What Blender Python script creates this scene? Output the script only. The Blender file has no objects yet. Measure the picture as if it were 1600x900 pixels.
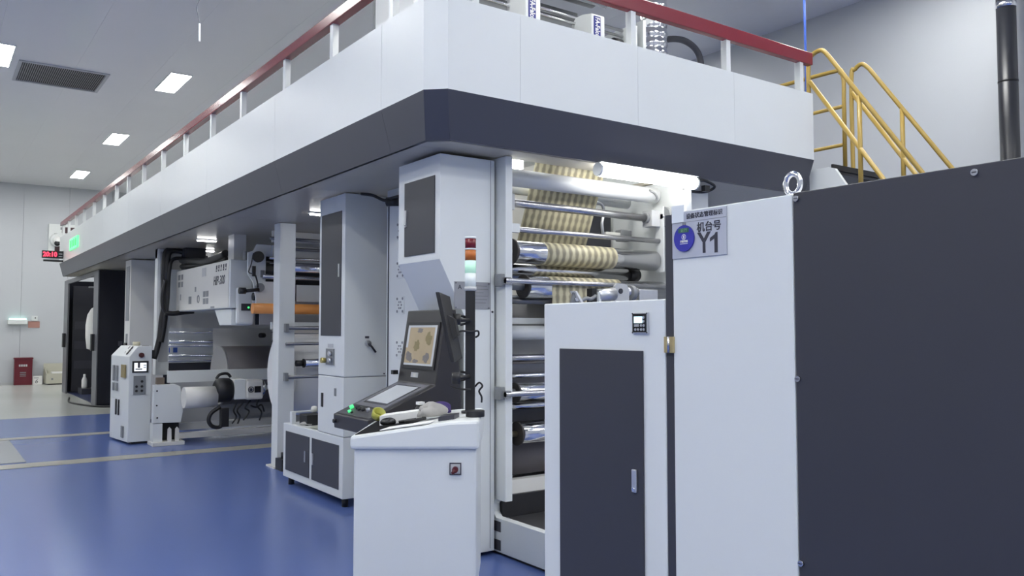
import bpy, bmesh, math, random
from mathutils import Vector, Matrix
random.seed(7)
SC = bpy.context.scene
COL = SC.collection

# ------------------------------------------------------------------ camera
cd = bpy.data.cameras.new('camera'); cd.sensor_width = 36.0; cd.lens = 1295.6 / 1600 * 36.0
cd.clip_start = 0.05; cd.clip_end = 200
cam = bpy.data.objects.new('camera', cd); COL.objects.link(cam)
cam.location = (0, 0, 1.6)
cam.rotation_euler = (math.radians(90 + 2.85), 0, math.radians(54.6257 - 90))
SC.camera = cam
# ------------------------------------------------------------------ world, exposure
w = bpy.data.worlds.new('world'); SC.world = w; w.use_nodes = True
w.node_tree.nodes['Background'].inputs[0].default_value = (0.75, 0.82, 0.95, 1)
w.node_tree.nodes['Background'].inputs[1].default_value = 0.3
SC.view_settings.view_transform = 'Standard'
SC.view_settings.look = 'None'
SC.view_settings.gamma = 1.0
SC.view_settings.use_curve_mapping = False
SC.view_settings.exposure = 0.6
PANEL_STRENGTH = 31.5
LAMP_STRENGTH = 9.0

# ------------------------------------------------------------------ materials
MATS = {}
def mat(name, col, rough=0.5, metal=0.0, var=0.04, scale=6.0, bump=0.0, emit=0.0, ecol=None, spec=0.5, coat=0.0):
    if name in MATS: return MATS[name]
    m = bpy.data.materials.new(name); m.use_nodes = True
    nt = m.node_tree; b = nt.nodes['Principled BSDF']
    b.inputs['Roughness'].default_value = rough
    b.inputs['Metallic'].default_value = metal
    b.inputs['Specular IOR Level'].default_value = spec
    b.inputs['Coat Weight'].default_value = coat
    tc = nt.nodes.new('ShaderNodeTexCoord')
    nz = nt.nodes.new('ShaderNodeTexNoise'); nz.inputs['Scale'].default_value = scale; nz.inputs['Detail'].default_value = 4
    nt.links.new(tc.outputs['Object'], nz.inputs['Vector'])
    mx = nt.nodes.new('ShaderNodeMix'); mx.data_type = 'RGBA'
    mx.inputs[6].default_value = (*[max(0, c * (1 - var)) for c in col], 1)
    mx.inputs[7].default_value = (*[min(1, c * (1 + var)) for c in col], 1)
    nt.links.new(nz.outputs['Fac'], mx.inputs[0])
    nt.links.new(mx.outputs[2], b.inputs['Base Color'])
    if bump:
        bp = nt.nodes.new('ShaderNodeBump'); bp.inputs['Strength'].default_value = bump; bp.inputs['Distance'].default_value = 0.01
        nt.links.new(nz.outputs['Fac'], bp.inputs['Height']); nt.links.new(bp.outputs['Normal'], b.inputs['Normal'])
    if emit:
        b.inputs['Emission Color'].default_value = (*(ecol or col), 1)
        b.inputs['Emission Strength'].default_value = emit
    MATS[name] = m
    return m

WHITE = mat('white_paint', (0.715, 0.74, 0.735), 0.34, var=0.02, scale=2)
CREAM = mat('warm_white_paint', (0.72, 0.71, 0.67), 0.4, var=0.03, scale=3)
WALL = mat('wall_panel_white', (0.50, 0.52, 0.55), 0.45, var=0.02, scale=1)
CEIL = mat('ceiling_panel', (0.76, 0.76, 0.775), 0.30, var=0.03, scale=0.7)
DARK = mat('dark_grey_paint', (0.040, 0.041, 0.052), 0.42, var=0.05, scale=3)
FASCIA = mat('dark_fascia_paint', (0.062, 0.064, 0.080), 0.36, var=0.05, scale=2)
SOFFIT = mat('soffit_grey', (0.46, 0.425, 0.35), 0.32, var=0.06, scale=2)
BOOTH = mat('booth_black_blue', (0.012, 0.013, 0.02), 0.25, var=0.1, scale=2)
BOOTHG = mat('booth_grey_frame', (0.12, 0.125, 0.14), 0.35)
GREY = mat('mid_grey', (0.22, 0.23, 0.24), 0.45)
LGREY = mat('light_grey', (0.48, 0.49, 0.50), 0.5)
BLACK = mat('black_plastic', (0.012, 0.012, 0.014), 0.45, var=0.1)
BLACKG = mat('black_gloss', (0.01, 0.01, 0.012), 0.2)
CONS = mat('console_charcoal', (0.032, 0.030, 0.032), 0.38, var=0.06, scale=20)
CHROME = mat('chrome', (0.80, 0.80, 0.82), 0.13, 1.0, var=0.02, scale=30)
STEEL = mat('brushed_steel', (0.52, 0.52, 0.54), 0.27, 1.0, var=0.06, scale=40)
DSTEEL = mat('dark_steel', (0.20, 0.20, 0.21), 0.35, 0.9, var=0.1, scale=30)
ALU = mat('aluminium', (0.62, 0.63, 0.65), 0.35, 0.85, var=0.05, scale=40)
RED = mat('red_rail_paint', (0.22, 0.028, 0.040), 0.24, var=0.05, scale=2)
YEL = mat('yellow_rail_paint', (0.40, 0.27, 0.06), 0.35, var=0.06, scale=8)
ORANGE = mat('orange_rubber', (0.90, 0.36, 0.09), 0.4, var=0.05)
DISC = mat('roller_end_brown', (0.045, 0.04, 0.038), 0.4)
PAPER = mat('white_paper', (0.82, 0.82, 0.80), 0.7, var=0.02)
BLUEP = mat('blue_label', (0.022, 0.03, 0.20), 0.35)
BLUEH = mat('blue_hose', (0.04, 0.12, 0.55), 0.4)
WINE = mat('wine_red_paint', (0.12, 0.012, 0.022), 0.35)
FILMG = mat('grey_film', (0.50, 0.49, 0.48), 0.38, var=0.04, scale=5)
FILMW = mat('white_film', (0.76, 0.76, 0.76), 0.32, var=0.03, scale=3)
FILMD = mat('dark_film', (0.13, 0.12, 0.125), 0.45, var=0.05)
TUBEW = mat('white_tube_paint', (0.66, 0.68, 0.69), 0.38, var=0.02)
BRASS = mat('zinc_yellow_hinge', (0.62, 0.50, 0.26), 0.28, 0.8, var=0.1, scale=60)
STRIP = mat('floor_strip_beige', (0.36, 0.35, 0.31), 0.35, var=0.12, scale=4)
FPLATE = mat('floor_plate_grey', (0.30, 0.31, 0.33), 0.25, var=0.05)
PURPLE = mat('purple_cloth', (0.035, 0.018, 0.13), 0.8)
RAG = mat('grey_cloth', (0.40, 0.39, 0.37), 0.9, var=0.15, scale=20)
TAPE = mat('yellow_tape', (0.42, 0.42, 0.07), 0.4)
NOTICE = mat('notice_pink', (0.42, 0.22, 0.18), 0.5)
INK = mat('print_ink_dark', (0.03, 0.03, 0.045), 0.5)
INKG = mat('print_ink_grey', (0.25, 0.26, 0.28), 0.5)
PLATE = mat('name_plate_steel', (0.34, 0.345, 0.36), 0.4, 0.5, var=0.1, scale=15)
SIGN = mat('sign_silver_grey', (0.46, 0.48, 0.54), 0.4, var=0.02)
CLEAR = mat('clear_tape', (0.75, 0.79, 0.82), 0.15, var=0.01)
BOXC = mat('cream_box', (0.50, 0.49, 0.40), 0.5)
REDL = mat('lamp_red', (0.16, 0.012, 0.02), 0.15)
AMBL = mat('lamp_amber', (0.50, 0.14, 0.02), 0.15)
GRNL = mat('lamp_green_lit', (0.45, 0.75, 0.55), 0.2, emit=0.22, ecol=(0.62, 1.0, 0.84))
WHTL = mat('lamp_white_tube', (0.75, 0.8, 0.8), 0.2, emit=0.04, ecol=(0.85, 1, 0.95))
LEDG = mat('led_green', (0.1, 0.7, 0.3), 0.3, emit=0.5, ecol=(0.08, 1.0, 0.25))
LEDR = mat('led_red', (0.9, 0.05, 0.08), 0.3, emit=2.2, ecol=(1.0, 0.03, 0.07))
EXITG = mat('exit_green_lit', (0.1, 0.8, 0.25), 0.3, emit=1.0, ecol=(0.10, 0.95, 0.25))
EMERG = mat('emergency_lamp_lit', (0.6, 0.9, 0.85), 0.3, emit=1.1, ecol=(0.55, 1.0, 0.85))
SCRW = mat('screen_white_lit', (0.34, 0.36, 0.38), 0.25, emit=0.13, ecol=(0.85, 0.9, 1.0))
SCRB = mat('screen_bright_lit', (0.7, 0.75, 0.8), 0.25, emit=0.6, ecol=(0.9, 0.95, 1.0))
SCRT = mat('screen_tan_lit', (0.22, 0.18, 0.12), 0.3, emit=0.10, ecol=(1.0, 0.80, 0.50), var=0.15, scale=14)
SCRO = mat('screen_olive_lit', (0.12, 0.10, 0.05), 0.3, emit=0.06, ecol=(1.0, 0.85, 0.4), var=0.3, scale=30)
SCRG = mat('screen_grey_lit', (0.10, 0.09, 0.085), 0.3, emit=0.05, ecol=(0.9, 0.9, 1.0), var=0.3, scale=30)
LIT = mat('panel_light_lit', (0.9, 0.9, 0.9), 0.5, emit=PANEL_STRENGTH, ecol=(0.97, 0.975, 0.945))
LAMP = mat('machine_lamp_lit', (0.9, 0.9, 0.9), 0.5, emit=LAMP_STRENGTH, ecol=(1.0, 0.985, 0.95))

def floor_mat(name, c1, c2, rough):
    m = bpy.data.materials.new(name); m.use_nodes = True
    nt = m.node_tree; b = nt.nodes['Principled BSDF']
    tc = nt.nodes.new('ShaderNodeTexCoord')
    nz = nt.nodes.new('ShaderNodeTexNoise'); nz.inputs['Scale'].default_value = 0.35; nz.inputs['Detail'].default_value = 1
    nt.links.new(tc.outputs['Object'], nz.inputs['Vector'])
    mx = nt.nodes.new('ShaderNodeMix'); mx.data_type = 'RGBA'
    mx.inputs[6].default_value = (*c1, 1); mx.inputs[7].default_value = (*c2, 1)
    nt.links.new(nz.outputs['Fac'], mx.inputs[0]); nt.links.new(mx.outputs[2], b.inputs['Base Color'])
    mr = nt.nodes.new('ShaderNodeMapRange'); mr.inputs[3].default_value = rough * 0.92; mr.inputs[4].default_value = rough * 1.08
    nt.links.new(nz.outputs['Fac'], mr.inputs[0]); nt.links.new(mr.outputs[0], b.inputs['Roughness'])
    return m
BLUEF = floor_mat('blue_epoxy', (0.088, 0.138, 0.355), (0.098, 0.150, 0.38), 0.25)
WHITEF = floor_mat('pale_epoxy', (0.45, 0.46, 0.44), (0.52, 0.53, 0.51), 0.22)

def film_mat():
    m = bpy.data.materials.new('printed_film'); m.use_nodes = True
    nt = m.node_tree; b = nt.nodes['Principled BSDF']; b.inputs['Roughness'].default_value = 0.4
    at = nt.nodes.new('ShaderNodeAttribute'); at.attribute_name = 'UVMap'; at.attribute_type = 'GEOMETRY'
    sx = nt.nodes.new('ShaderNodeSeparateXYZ'); nt.links.new(at.outputs['Vector'], sx.inputs[0])
    def math_(op, a, bb=None, v=None):
        n = nt.nodes.new('ShaderNodeMath'); n.operation = op
        nt.links.new(a, n.inputs[0])
        if bb is not None: nt.links.new(bb, n.inputs[1])
        elif v is not None: n.inputs[1].default_value = v
        return n.outputs[0]
    nz = nt.nodes.new('ShaderNodeTexNoise'); nz.inputs['Scale'].default_value = 26; nz.inputs['Detail'].default_value = 3
    nt.links.new(at.outputs['Vector'], nz.inputs['Vector'])
    wob = math_('MULTIPLY', nz.outputs['Fac'], v=0.012)
    u = math_('ADD', sx.outputs[0], wob)
    s = math_('SINE', math_('MULTIPLY', u, v=2 * math.pi / 0.064))
    s = math_('MULTIPLY_ADD', s, v=0.5); s.node.inputs[2].default_value = 0.5
    v2 = math_('SINE', math_('MULTIPLY', sx.outputs[1], v=2 * math.pi / 0.075))
    v2 = math_('MULTIPLY_ADD', v2, v=0.16); v2.node.inputs[2].default_value = 0.0
    t = math_('ADD', s, v2)
    nn = math_('MULTIPLY_ADD', nz.outputs['Fac'], v=0.5); nn.node.inputs[2].default_value = -0.25
    t = math_('ADD', t, nn)
    cr = nt.nodes.new('ShaderNodeValToRGB'); nt.links.new(t, cr.inputs[0])
    cr.color_ramp.elements[0].position = 0.0; cr.color_ramp.elements[0].color = (0.66, 0.62, 0.43, 1)
    cr.color_ramp.elements[1].position = 1.0; cr.color_ramp.elements[1].color = (0.29, 0.26, 0.185, 1)
    e = cr.color_ramp.elements.new(0.35); e.color = (0.60, 0.55, 0.37, 1)
    e = cr.color_ramp.elements.new(0.6); e.color = (0.40, 0.36, 0.24, 1)
    nt.links.new(cr.outputs[0], b.inputs['Base Color'])
    return m
FILM = film_mat()

# ------------------------------------------------------------------ mesh helpers
def bx(bm, x0, x1, y0, y1, z0, z1):
    vs = [bm.verts.new(p) for p in ((x0, y0, z0), (x1, y0, z0), (x1, y1, z0), (x0, y1, z0), (x0, y0, z1), (x1, y0, z1), (x1, y1, z1), (x0, y1, z1))]
    for f in ((3, 2, 1, 0), (4, 5, 6, 7), (0, 1, 5, 4), (1, 2, 6, 5), (2, 3, 7, 6), (3, 0, 4, 7)):
        bm.faces.new([vs[i] for i in f])
def B(*a):
    bm = bmesh.new()
    for i in range(0, len(a), 6): bx(bm, *a[i:i + 6])
    return bm
def prism(bm, lo, hi):
    """solid between two matching 3D loops"""
    n = len(lo); a = [bm.verts.new(p) for p in lo]; b = [bm.verts.new(p) for p in hi]
    bm.faces.new(a[::-1]); bm.faces.new(b)
    for i in range(n): bm.faces.new([a[i], a[(i + 1) % n], b[(i + 1) % n], b[i]])
    bmesh.ops.recalc_face_normals(bm, faces=bm.faces[:])
def ext(poly, axis, lo, hi, bm=None):
    """polygon extruded along an axis; poly in the two other axes' order"""
    bm = bm or bmesh.new()
    def P(p, h): return {'x': (h, p[0], p[1]), 'y': (p[0], h, p[1]), 'z': (p[0], p[1], h)}[axis]
    prism(bm, [P(p, lo) for p in poly], [P(p, hi) for p in poly]); return bm
def frame_of(d):
    d = Vector(d).normalized(); r = Vector((0, 0, 1)) if abs(d.z) < 0.9 else Vector((1, 0, 0))
    a = d.cross(r).normalized(); return a, d.cross(a).normalized()
def cyl(p0, p1, r, seg=24, r2=None, bm=None):
    bm = bm or bmesh.new(); p0 = Vector(p0); p1 = Vector(p1); a, b = frame_of(p1 - p0); r2 = r if r2 is None else r2
    A = [bm.verts.new(p0 + (a * math.cos(t) + b * math.sin(t)) * r) for t in [2 * math.pi * i / seg for i in range(seg)]]
    C = [bm.verts.new(p1 + (a * math.cos(t) + b * math.sin(t)) * r2) for t in [2 * math.pi * i / seg for i in range(seg)]]
    fs = [bm.faces.new(A), bm.faces.new(C[::-1])]
    for i in range(seg):
        f = bm.faces.new([A[i], C[i], C[(i + 1) % seg], A[(i + 1) % seg]]); f.smooth = True
    bmesh.ops.recalc_face_normals(bm, faces=bm.faces[:]); return bm
def smooth_path(pts, sub=8, closed=False):
    P = [Vector(p) for p in pts]; out = []; n = len(P)
    for i in range(n if closed else n - 1):
        p0 = P[(i - 1) % n] if closed or i > 0 else P[0]; p1 = P[i]; p2 = P[(i + 1) % n]
        p3 = P[(i + 2) % n] if closed or i + 2 < n else P[-1]
        for k in range(sub):
            t = k / sub
            out.append(0.5 * ((2 * p1) + (-p0 + p2) * t + (2 * p0 - 5 * p1 + 4 * p2 - p3) * t * t + (-p0 + 3 * p1 - 3 * p2 + p3) * t ** 3))
    if not closed: out.append(P[-1])
    return out
def tube(pts, r, seg=10, bm=None, closed=False):
    bm = bm or bmesh.new(); P = [Vector(p) for p in pts]; n = len(P); rings = []
    up = None
    for i in range(n):
        if closed: d = P[(i + 1) % n] - P[i - 1]
        else: d = P[min(i + 1, n - 1)] - P[max(i - 1, 0)]
        d.normalize()
        if up is None: a, b = frame_of(d)
        else:
            a = (up - d * up.dot(d)).normalized(); b = d.cross(a)
        up = a
        rings.append([bm.verts.new(P[i] + (a * math.cos(2 * math.pi * k / seg) + b * math.sin(2 * math.pi * k / seg)) * r) for k in range(seg)])
    for i in range(n if closed else n - 1):
        A = rings[i]; C = rings[(i + 1) % n]
        for k in range(seg):
            f = bm.faces.new([A[k], C[k], C[(k + 1) % seg], A[(k + 1) % seg]]); f.smooth = True
    if not closed: bm.faces.new(rings[0]); bm.faces.new(rings[-1])
    bmesh.ops.recalc_face_normals(bm, faces=bm.faces[:]); return bm
def lathe(c, prof, seg=24, axis='z'):
    bm = bmesh.new(); rings = []
    for r, h in prof:
        ring = []
        for k in range(seg):
            t = 2 * math.pi * k / seg; p = {'z': (r * math.cos(t), r * math.sin(t), h), 'x': (h, r * math.cos(t), r * math.sin(t)), 'y': (r * math.cos(t), h, r * math.sin(t))}[axis]
            ring.append(bm.verts.new(Vector(c) + Vector(p)))
        rings.append(ring)
    for i in range(len(rings) - 1):
        for k in range(seg):
            f = bm.faces.new([rings[i][k], rings[i][(k + 1) % seg], rings[i + 1][(k + 1) % seg], rings[i + 1][k]]); f.smooth = True
    bm.faces.new(rings[0]); bm.faces.new(rings[-1])
    bmesh.ops.recalc_face_normals(bm, faces=bm.faces[:]); return bm
def blob(c, sx, sy, sz, seed=0, amp=0.25, sub=3):
    bm = bmesh.new(); bmesh.ops.create_icosphere(bm, subdivisions=sub, radius=1)
    rnd = random.Random(seed); ph = [(rnd.uniform(2, 5), rnd.uniform(0, 6), rnd.uniform(2, 5), rnd.uniform(0, 6)) for _ in range(4)]
    for v in bm.verts:
        n = v.co.copy(); s = 1 + amp * sum(math.sin(a * n.x + b + n.z * 2) * math.cos(cc * n.y + d) for a, b, cc, d in ph) / 2
        v.co = Vector((n.x * sx * s, n.y * sy * s, n.z * sz * s))
        if v.co.z < -sz * 0.6: v.co.z = -sz * 0.6
        v.co += Vector(c)
    for f in bm.faces: f.smooth = True
    return bm

ORG = {}
def obj(name, bm, m, parent=None, bevel=0.0, label=None):
    vs = [v.co for v in bm.verts]
    lo = Vector([min(v[i] for v in vs) for i in range(3)]); hi = Vector([max(v[i] for v in vs) for i in range(3)])
    o0 = Vector(((lo.x + hi.x) / 2, (lo.y + hi.y) / 2, lo.z))
    bmesh.ops.translate(bm, vec=-o0, verts=bm.verts[:])
    me = bpy.data.meshes.new(name); bm.to_mesh(me); bm.free(); me.materials.append(m)
    o = bpy.data.objects.new(name, me); COL.objects.link(o); ORG[o] = o0
    if parent is not None:
        o.parent = parent; o.location = o0 - ORG[parent]
    else: o.location = o0
    if bevel:
        md = o.modifiers.new('bevel', 'BEVEL'); md.width = bevel; md.segments = 2; md.limit_method = 'ANGLE'; md.angle_limit = math.radians(35)
    if label: o['label'] = label
    return o
def thing(name, label, cat, loc=(0, 0, 0), group=None):
    o = bpy.data.objects.new(name, None); COL.objects.link(o); o.empty_display_size = 0.1
    o.location = loc; ORG[o] = Vector(loc); o['label'] = label; o['category'] = cat
    if group: o['group'] = group
    return o
def tag(o, label, cat, group=None):
    o['label'] = label; o['category'] = cat
    if group: o['group'] = group
    return o
def struct(o): o['kind'] = 'structure'; return o
def dup(src, delta, parent='same', label=None):
    c = src.copy(); COL.objects.link(c); d = Vector(delta)
    if parent == 'same': c.location = src.location + d
    else: c.parent = parent; c.location = src.location
    ORG[c] = ORG[src] + d
    if label: c['label'] = label
    for ch in src.children:
        k = ch.copy(); COL.objects.link(k); k.parent = c; ORG[k] = ORG[ch] + d
        for g in ch.children:
            h = g.copy(); COL.objects.link(h); h.parent = k
    return c
def text(s, size, m, parent, at, right=(1, 0, 0), up=(0, 0, 1), name='lettering', align='CENTER', shear=0.0, ext_=0.0008, bold=0.0, sx=1.0):
    cu = bpy.data.curves.new('t', 'FONT'); cu.body = s; cu.size = size; cu.align_x = align; cu.align_y = 'CENTER'; cu.extrude = ext_; cu.shear = shear; cu.offset = bold
    cu.resolution_u = 3
    t = bpy.data.objects.new('t', cu); COL.objects.link(t)
    dg = bpy.context.evaluated_depsgraph_get(); me = bpy.data.meshes.new_from_object(t.evaluated_get(dg))
    bpy.data.objects.remove(t); bpy.data.curves.remove(cu)
    R = Vector(right).normalized(); U = Vector(up).normalized(); N = R.cross(U)
    bm = bmesh.new(); bm.from_mesh(me); bpy.data.meshes.remove(me)
    for v in bm.verts: v.co = Vector(at) + R * v.co.x * sx + U * v.co.y + N * v.co.z
    return obj(name, bm, m, parent)
def roller(parent, name, x0, x1, y, z, r, m, disc=None, dr=None, shaft=None, label=None, seg=32):
    o = obj(name, cyl((x0, y, z), (x1, y, z), r, seg), m, parent, label=label)
    if disc:
        dr = dr or r * 1.12
        obj('end_disc', cyl((x0 - 0.012, y, z), (x0 + 0.002, y, z), dr, 28), disc, o)
        obj('end_disc', cyl((x1 - 0.002, y, z), (x1 + 0.008, y, z), r * 0.9, 28), disc, o)
    if shaft:
        obj('shaft', cyl((x0 - shaft[1], y, z), (x0, y, z), shaft[0], 16), shaft[2], o)
        obj('shaft', cyl((x1, y, z), (x1 + shaft[1], y, z), shaft[0], 16), shaft[2], o)
    return o
MX = (0, -1, 0)   # reading direction on faces that look to -X
MY = (1, 0, 0)    # reading direction on faces that look to -Y

# ================================================================== SETTING
X0, X1, Y0, Y1, H = -6.0, 9.8, -6.0, 27.9, 5.85
struct(obj('floor', B(X0, X1, Y0, 17.33, -0.1, 0), BLUEF))
struct(obj('floor_pale_area', B(X0, X1, 17.33, Y1, -0.1, 0), WHITEF))
struct(obj('trim_1', B(X0, 4.6, 11.14, 11.48, 0.0, 0.006), STRIP))
struct(obj('trim_2', B(X0, 2.6, 14.02, 14.28, 0.0, 0.006), STRIP))
struct(obj('trim_3', B(-1.2, 1.06, 11.6, 13.95, 0.0, 0.008), FPLATE))
cl = struct(obj('ceiling', B(X0, X1, Y0, Y1, H + 0.02, H + 0.1), CEIL))
p0 = None; x = X0
while x < X1 - 0.05:
    for (ya, yb) in ((Y0, 5.3), (5.3, 16.6), (16.6, Y1)):
        obj('ceiling_panel', B(x + 0.001, min(x + 1.13, X1) - 0.001, ya + 0.001, yb - 0.001, H, H + 0.02), CEIL, cl)
    x += 1.13
wb = struct(obj('wall_back', B(X0, X1, Y1 + 0.03, Y1 + 0.1, 0, H), WALL))
x = X0
while x < X1 - 0.05:
    obj('wall_panel', B(x + 0.003, min(x + 1.187, X1) - 0.003, Y1, Y1 + 0.03, 0, H), WALL, wb); x += 1.187
struct(obj('baseboard_back', B(X0, X1, Y1 - 0.012, Y1, 0, 0.07), LGREY))
struct(obj('wall_right', B(X1, X1 + 0.1, Y0, Y1, 0, H), WALL))
struct(obj('wall_left', B(X0 - 0.1, X0, Y0, Y1, 0, H), WALL))
struct(obj('wall_front', B(X0, X1, Y0 - 0.1, Y0, 0, H), WALL))

# ceiling lights
names = {(0.85, 14.9): 'lit rectangular ceiling light beside the dark air vent',
         (3.4, 14.9): 'largest lit ceiling light above the red handrail',
         (3.4, 20.1): 'middle one of three lit ceiling lights in a row above the handrail',
         (3.4, 25.3): 'farthest small lit ceiling light near the back wall'}
light0 = None
for X in (-4.25, -1.7, 0.85, 3.4, 5.95, 8.5):
    for Y in (-3.3, -0.7, 1.9, 4.5, 9.7, 14.9, 20.1, 25.3):  # the two rows off the regular spacing are unseen lights added as front fill
        if Y == 1.9 and X not in (-1.7, 5.95): continue
        lb = names.get((X, Y), 'unseen lit ceiling light overhead that helps light the room')
        if light0 is None:
            light0 = thing('ceiling_light', lb, 'ceiling light', (X, Y, H), 'ceiling lights')
            obj('diffuser', B(X - 0.16, X + 0.16, Y - 0.6, Y + 0.6, H - 0.012, H - 0.004), LIT, light0)
            obj('light_frame', B(X - 0.175, X - 0.16, Y - 0.615, Y + 0.615, H - 0.014, H, X + 0.16, X + 0.175, Y - 0.615, Y + 0.615, H - 0.014, H,
                                 X - 0.16, X + 0.16, Y - 0.615, Y - 0.6, H - 0.014, H, X - 0.16, X + 0.16, Y + 0.6, Y + 0.615, H - 0.014, H), WHITE, light0)
        else:
            dup(light0, Vector((X, Y, H)) - light0.location, label=lb)
# vent
v = thing('air_vent', 'square dark slatted air vent in the ceiling', 'vent', (1.77, 15.63, H))
obj('vent_frame', B(1.12, 1.17, 15.0, 16.27, H - 0.02, H, 2.38, 2.43, 15.0, 16.27, H - 0.02, H, 1.17, 2.38, 15.0, 15.05, H - 0.02, H, 1.17, 2.38, 16.22, 16.27, H - 0.02, H), LGREY, v)
obj('vent_backing', B(1.17, 2.38, 15.05, 16.22, H - 0.002, H), BLACK, v)
s0 = None
for i in range(40):
    xx = 1.185 + i * 0.0302
    if s0 is None:
        s0 = obj('slat', ext([(xx, H - 0.018), (xx + 0.004, H - 0.018), (xx + 0.016, H - 0.003), (xx + 0.012, H - 0.003)], 'y', 15.05, 16.22), LGREY, v)
    else: dup(s0, (i * 0.0302, 0, 0))
# hanging pull rod
pr_ = thing('hanging_pull_rod', 'thin white rod hanging on a cord from the ceiling', 'pull cord', (2.31, 9.0, H))
obj('rod', cyl((2.315, 9.0, 4.66), (2.312, 9.0, 4.85), 0.009, 8), mat('rod_white_glow', (0.9, 0.92, 0.95), 0.3, emit=0.5), pr_)  # emission lifts the rod's white, though it is no lamp
obj('cord', tube(smooth_path([(2.312, 9, 4.85), (2.29, 9, 4.95), (2.28, 9, 5.03), (2.31, 9, 5.2), (2.3, 9, H)], 5), 0.005, 6), INKG, pr_)

# ================================================================== MEZZANINE PLATFORM
G = thing('mezzanine_platform', 'long white and dark grey raised platform with red handrail over the machine', 'platform', (2.68, 4.8, 0))
ZB, ZM, ZT = 2.85, 3.15, 3.765
for (xa, xb, ya, yb) in ((2.72, 6.58, 4.70, 4.94), (2.72, 3.44, 4.94, 6.30), (5.10, 6.58, 4.94, 6.30), (2.72, 6.58, 6.30, 22.0)):
    obj('deck_plate', B(xa, xb, ya, yb, 2.96, 3.07), GREY, G)
obj('soffit_panel', ext([(2.712, 4.795), (2.835, 4.695), (6.60, 4.69), (6.60, 4.929), (2.712, 4.929)], 'z', ZB, ZB + 0.03), SOFFIT, G)
for (xa, xb, ya, yb) in ((2.69, 3.45, 4.93, 7.0), (5.09, 6.60, 4.93, 7.0), (3.45, 5.09, 6.31, 7.0)):
    obj('soffit_panel', B(xa + 0.001, xb - 0.001, ya + 0.001, yb - 0.001, ZB, ZB + 0.03), SOFFIT, G)
y = 7.0
while y < 22.0:
    obj('soffit_panel', B(2.69, 6.60, y + 0.002, min(y + 2.3, 22.0) - 0.002, ZB, ZB + 0.03), SOFFIT, G); y += 2.3
obj('shaft_lining', B(3.44, 3.45, 4.94, 6.29, 2.88, 3.07), WHITE, G)
obj('shaft_lining', B(5.09, 5.10, 4.94, 6.29, 2.88, 3.07), WHITE, G)
obj('shaft_lining', B(3.45, 5.09, 6.29, 6.30, 2.88, 3.60), CREAM, G)
# white fascia, long side
ys = [4.651, 5.26, 7.45, 9.7, 11.95, 14.2, 16.45, 18.7, 20.4, 22.2]
for a, b in zip(ys[:-1], ys[1:]):
    obj('fascia_panel', B(2.60, 2.63, a + 0.002, b - 0.002, ZM, ZT), WHITE, G)
    prism_lo = [(2.68, max(a, 4.764) + 0.001, ZB), (2.71, max(a, 4.764) + 0.001, ZB), (2.63, a + 0.001, ZM), (2.60, a + 0.001, ZM)]
    prism_hi = [(2.68, b - 0.001, ZB), (2.71, b - 0.001, ZB), (2.63, b - 0.001, ZM), (2.60, b - 0.001, ZM)]
    bm = bmesh.new(); prism(bm, prism_lo, prism_hi); obj('lower_fascia_panel', bm, FASCIA, G)
# chamfered corner
bm = bmesh.new(); prism(bm, [(2.60, 4.651, ZM), (2.715, 4.54, ZM), (2.737, 4.562, ZM), (2.622, 4.673, ZM)], [(2.60, 4.651, ZT), (2.715, 4.54, ZT), (2.737, 4.562, ZT), (2.622, 4.673, ZT)])
obj('fascia_panel', bm, WHITE, G)
bm = bmesh.new(); prism(bm, [(2.68, 4.764, ZB), (2.802, 4.655, ZB), (2.83, 4.69, ZB), (2.71, 4.79, ZB)], [(2.60, 4.651, ZM), (2.715, 4.54, ZM), (2.737, 4.562, ZM), (2.622, 4.673, ZM)])
obj('lower_fascia_panel', bm, FASCIA, G)
xs = [2.715, 3.294, 4.404, 5.52, 6.62]
for a, b in zip(xs[:-1], xs[1:]):
    obj('fascia_panel', B(a + 0.001, b - 0.001, 4.54, 4.57, ZM, ZT), WHITE, G)
    a2 = 2.802 if a == 2.715 else a
    bm = bmesh.new(); prism(bm, [(a2, 4.65, ZB), (a2, 4.68, ZB), (a, 4.57, ZM), (a, 4.54, ZM)], [(b, 4.65, ZB), (b, 4.68, ZB), (b, 4.57, ZM), (b, 4.54, ZM)])
    obj('lower_fascia_panel', bm, FASCIA, G)
obj('fascia_panel', B(6.60, 6.63, 4.57, 9.0, ZM, ZT), WHITE, G)
obj('fascia_panel', B(2.60, 6.6, 22.2, 22.23, ZM, ZT), WHITE, G)
bm = bmesh.new(); prism(bm, [(2.68, 22.17, ZB), (2.71, 22.2, ZB), (2.63, 22.23, ZM), (2.60, 22.2, ZM)], [(6.6, 22.17, ZB), (6.6, 22.2, ZB), (6.6, 22.23, ZM), (6.6, 22.2, ZM)])
obj('lower_fascia_panel', bm, FASCIA, G)
# handrail
obj('handrail', B(2.62, 2.70, 4.62, 22.4, 4.07, 4.16), RED, G, bevel=0.006)
obj('handrail', B(2.62, 6.66, 4.56, 4.62, 4.045, 4.16), RED, G, bevel=0.006)
p0 = None
for yy in (5.19, 6.24, 7.32, 8.59, 9.7, 10.9, 12.1, 13.33, 14.48, 15.5, 16.7, 17.8, 19.0, 20.1, 21.2, 22.1):
    if p0 is None: p0 = obj('rail_post', B(2.635, 2.685, yy - 0.03, yy + 0.03, 3.07, 4.07), WHITE, G)
    else: dup(p0, (0, yy - 5.19, 0))
for xx in (2.95, 4.39, 5.49, 6.50):
    dup(p0, (xx - 2.66, 4.60 - 5.19, 0))

# ================================================================== FRONT PRINTING UNIT
U = thing('printing_unit', 'front printing unit with white side plates and stacked chrome rollers', 'printing machine', (3.38, 4.9, 0))
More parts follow.
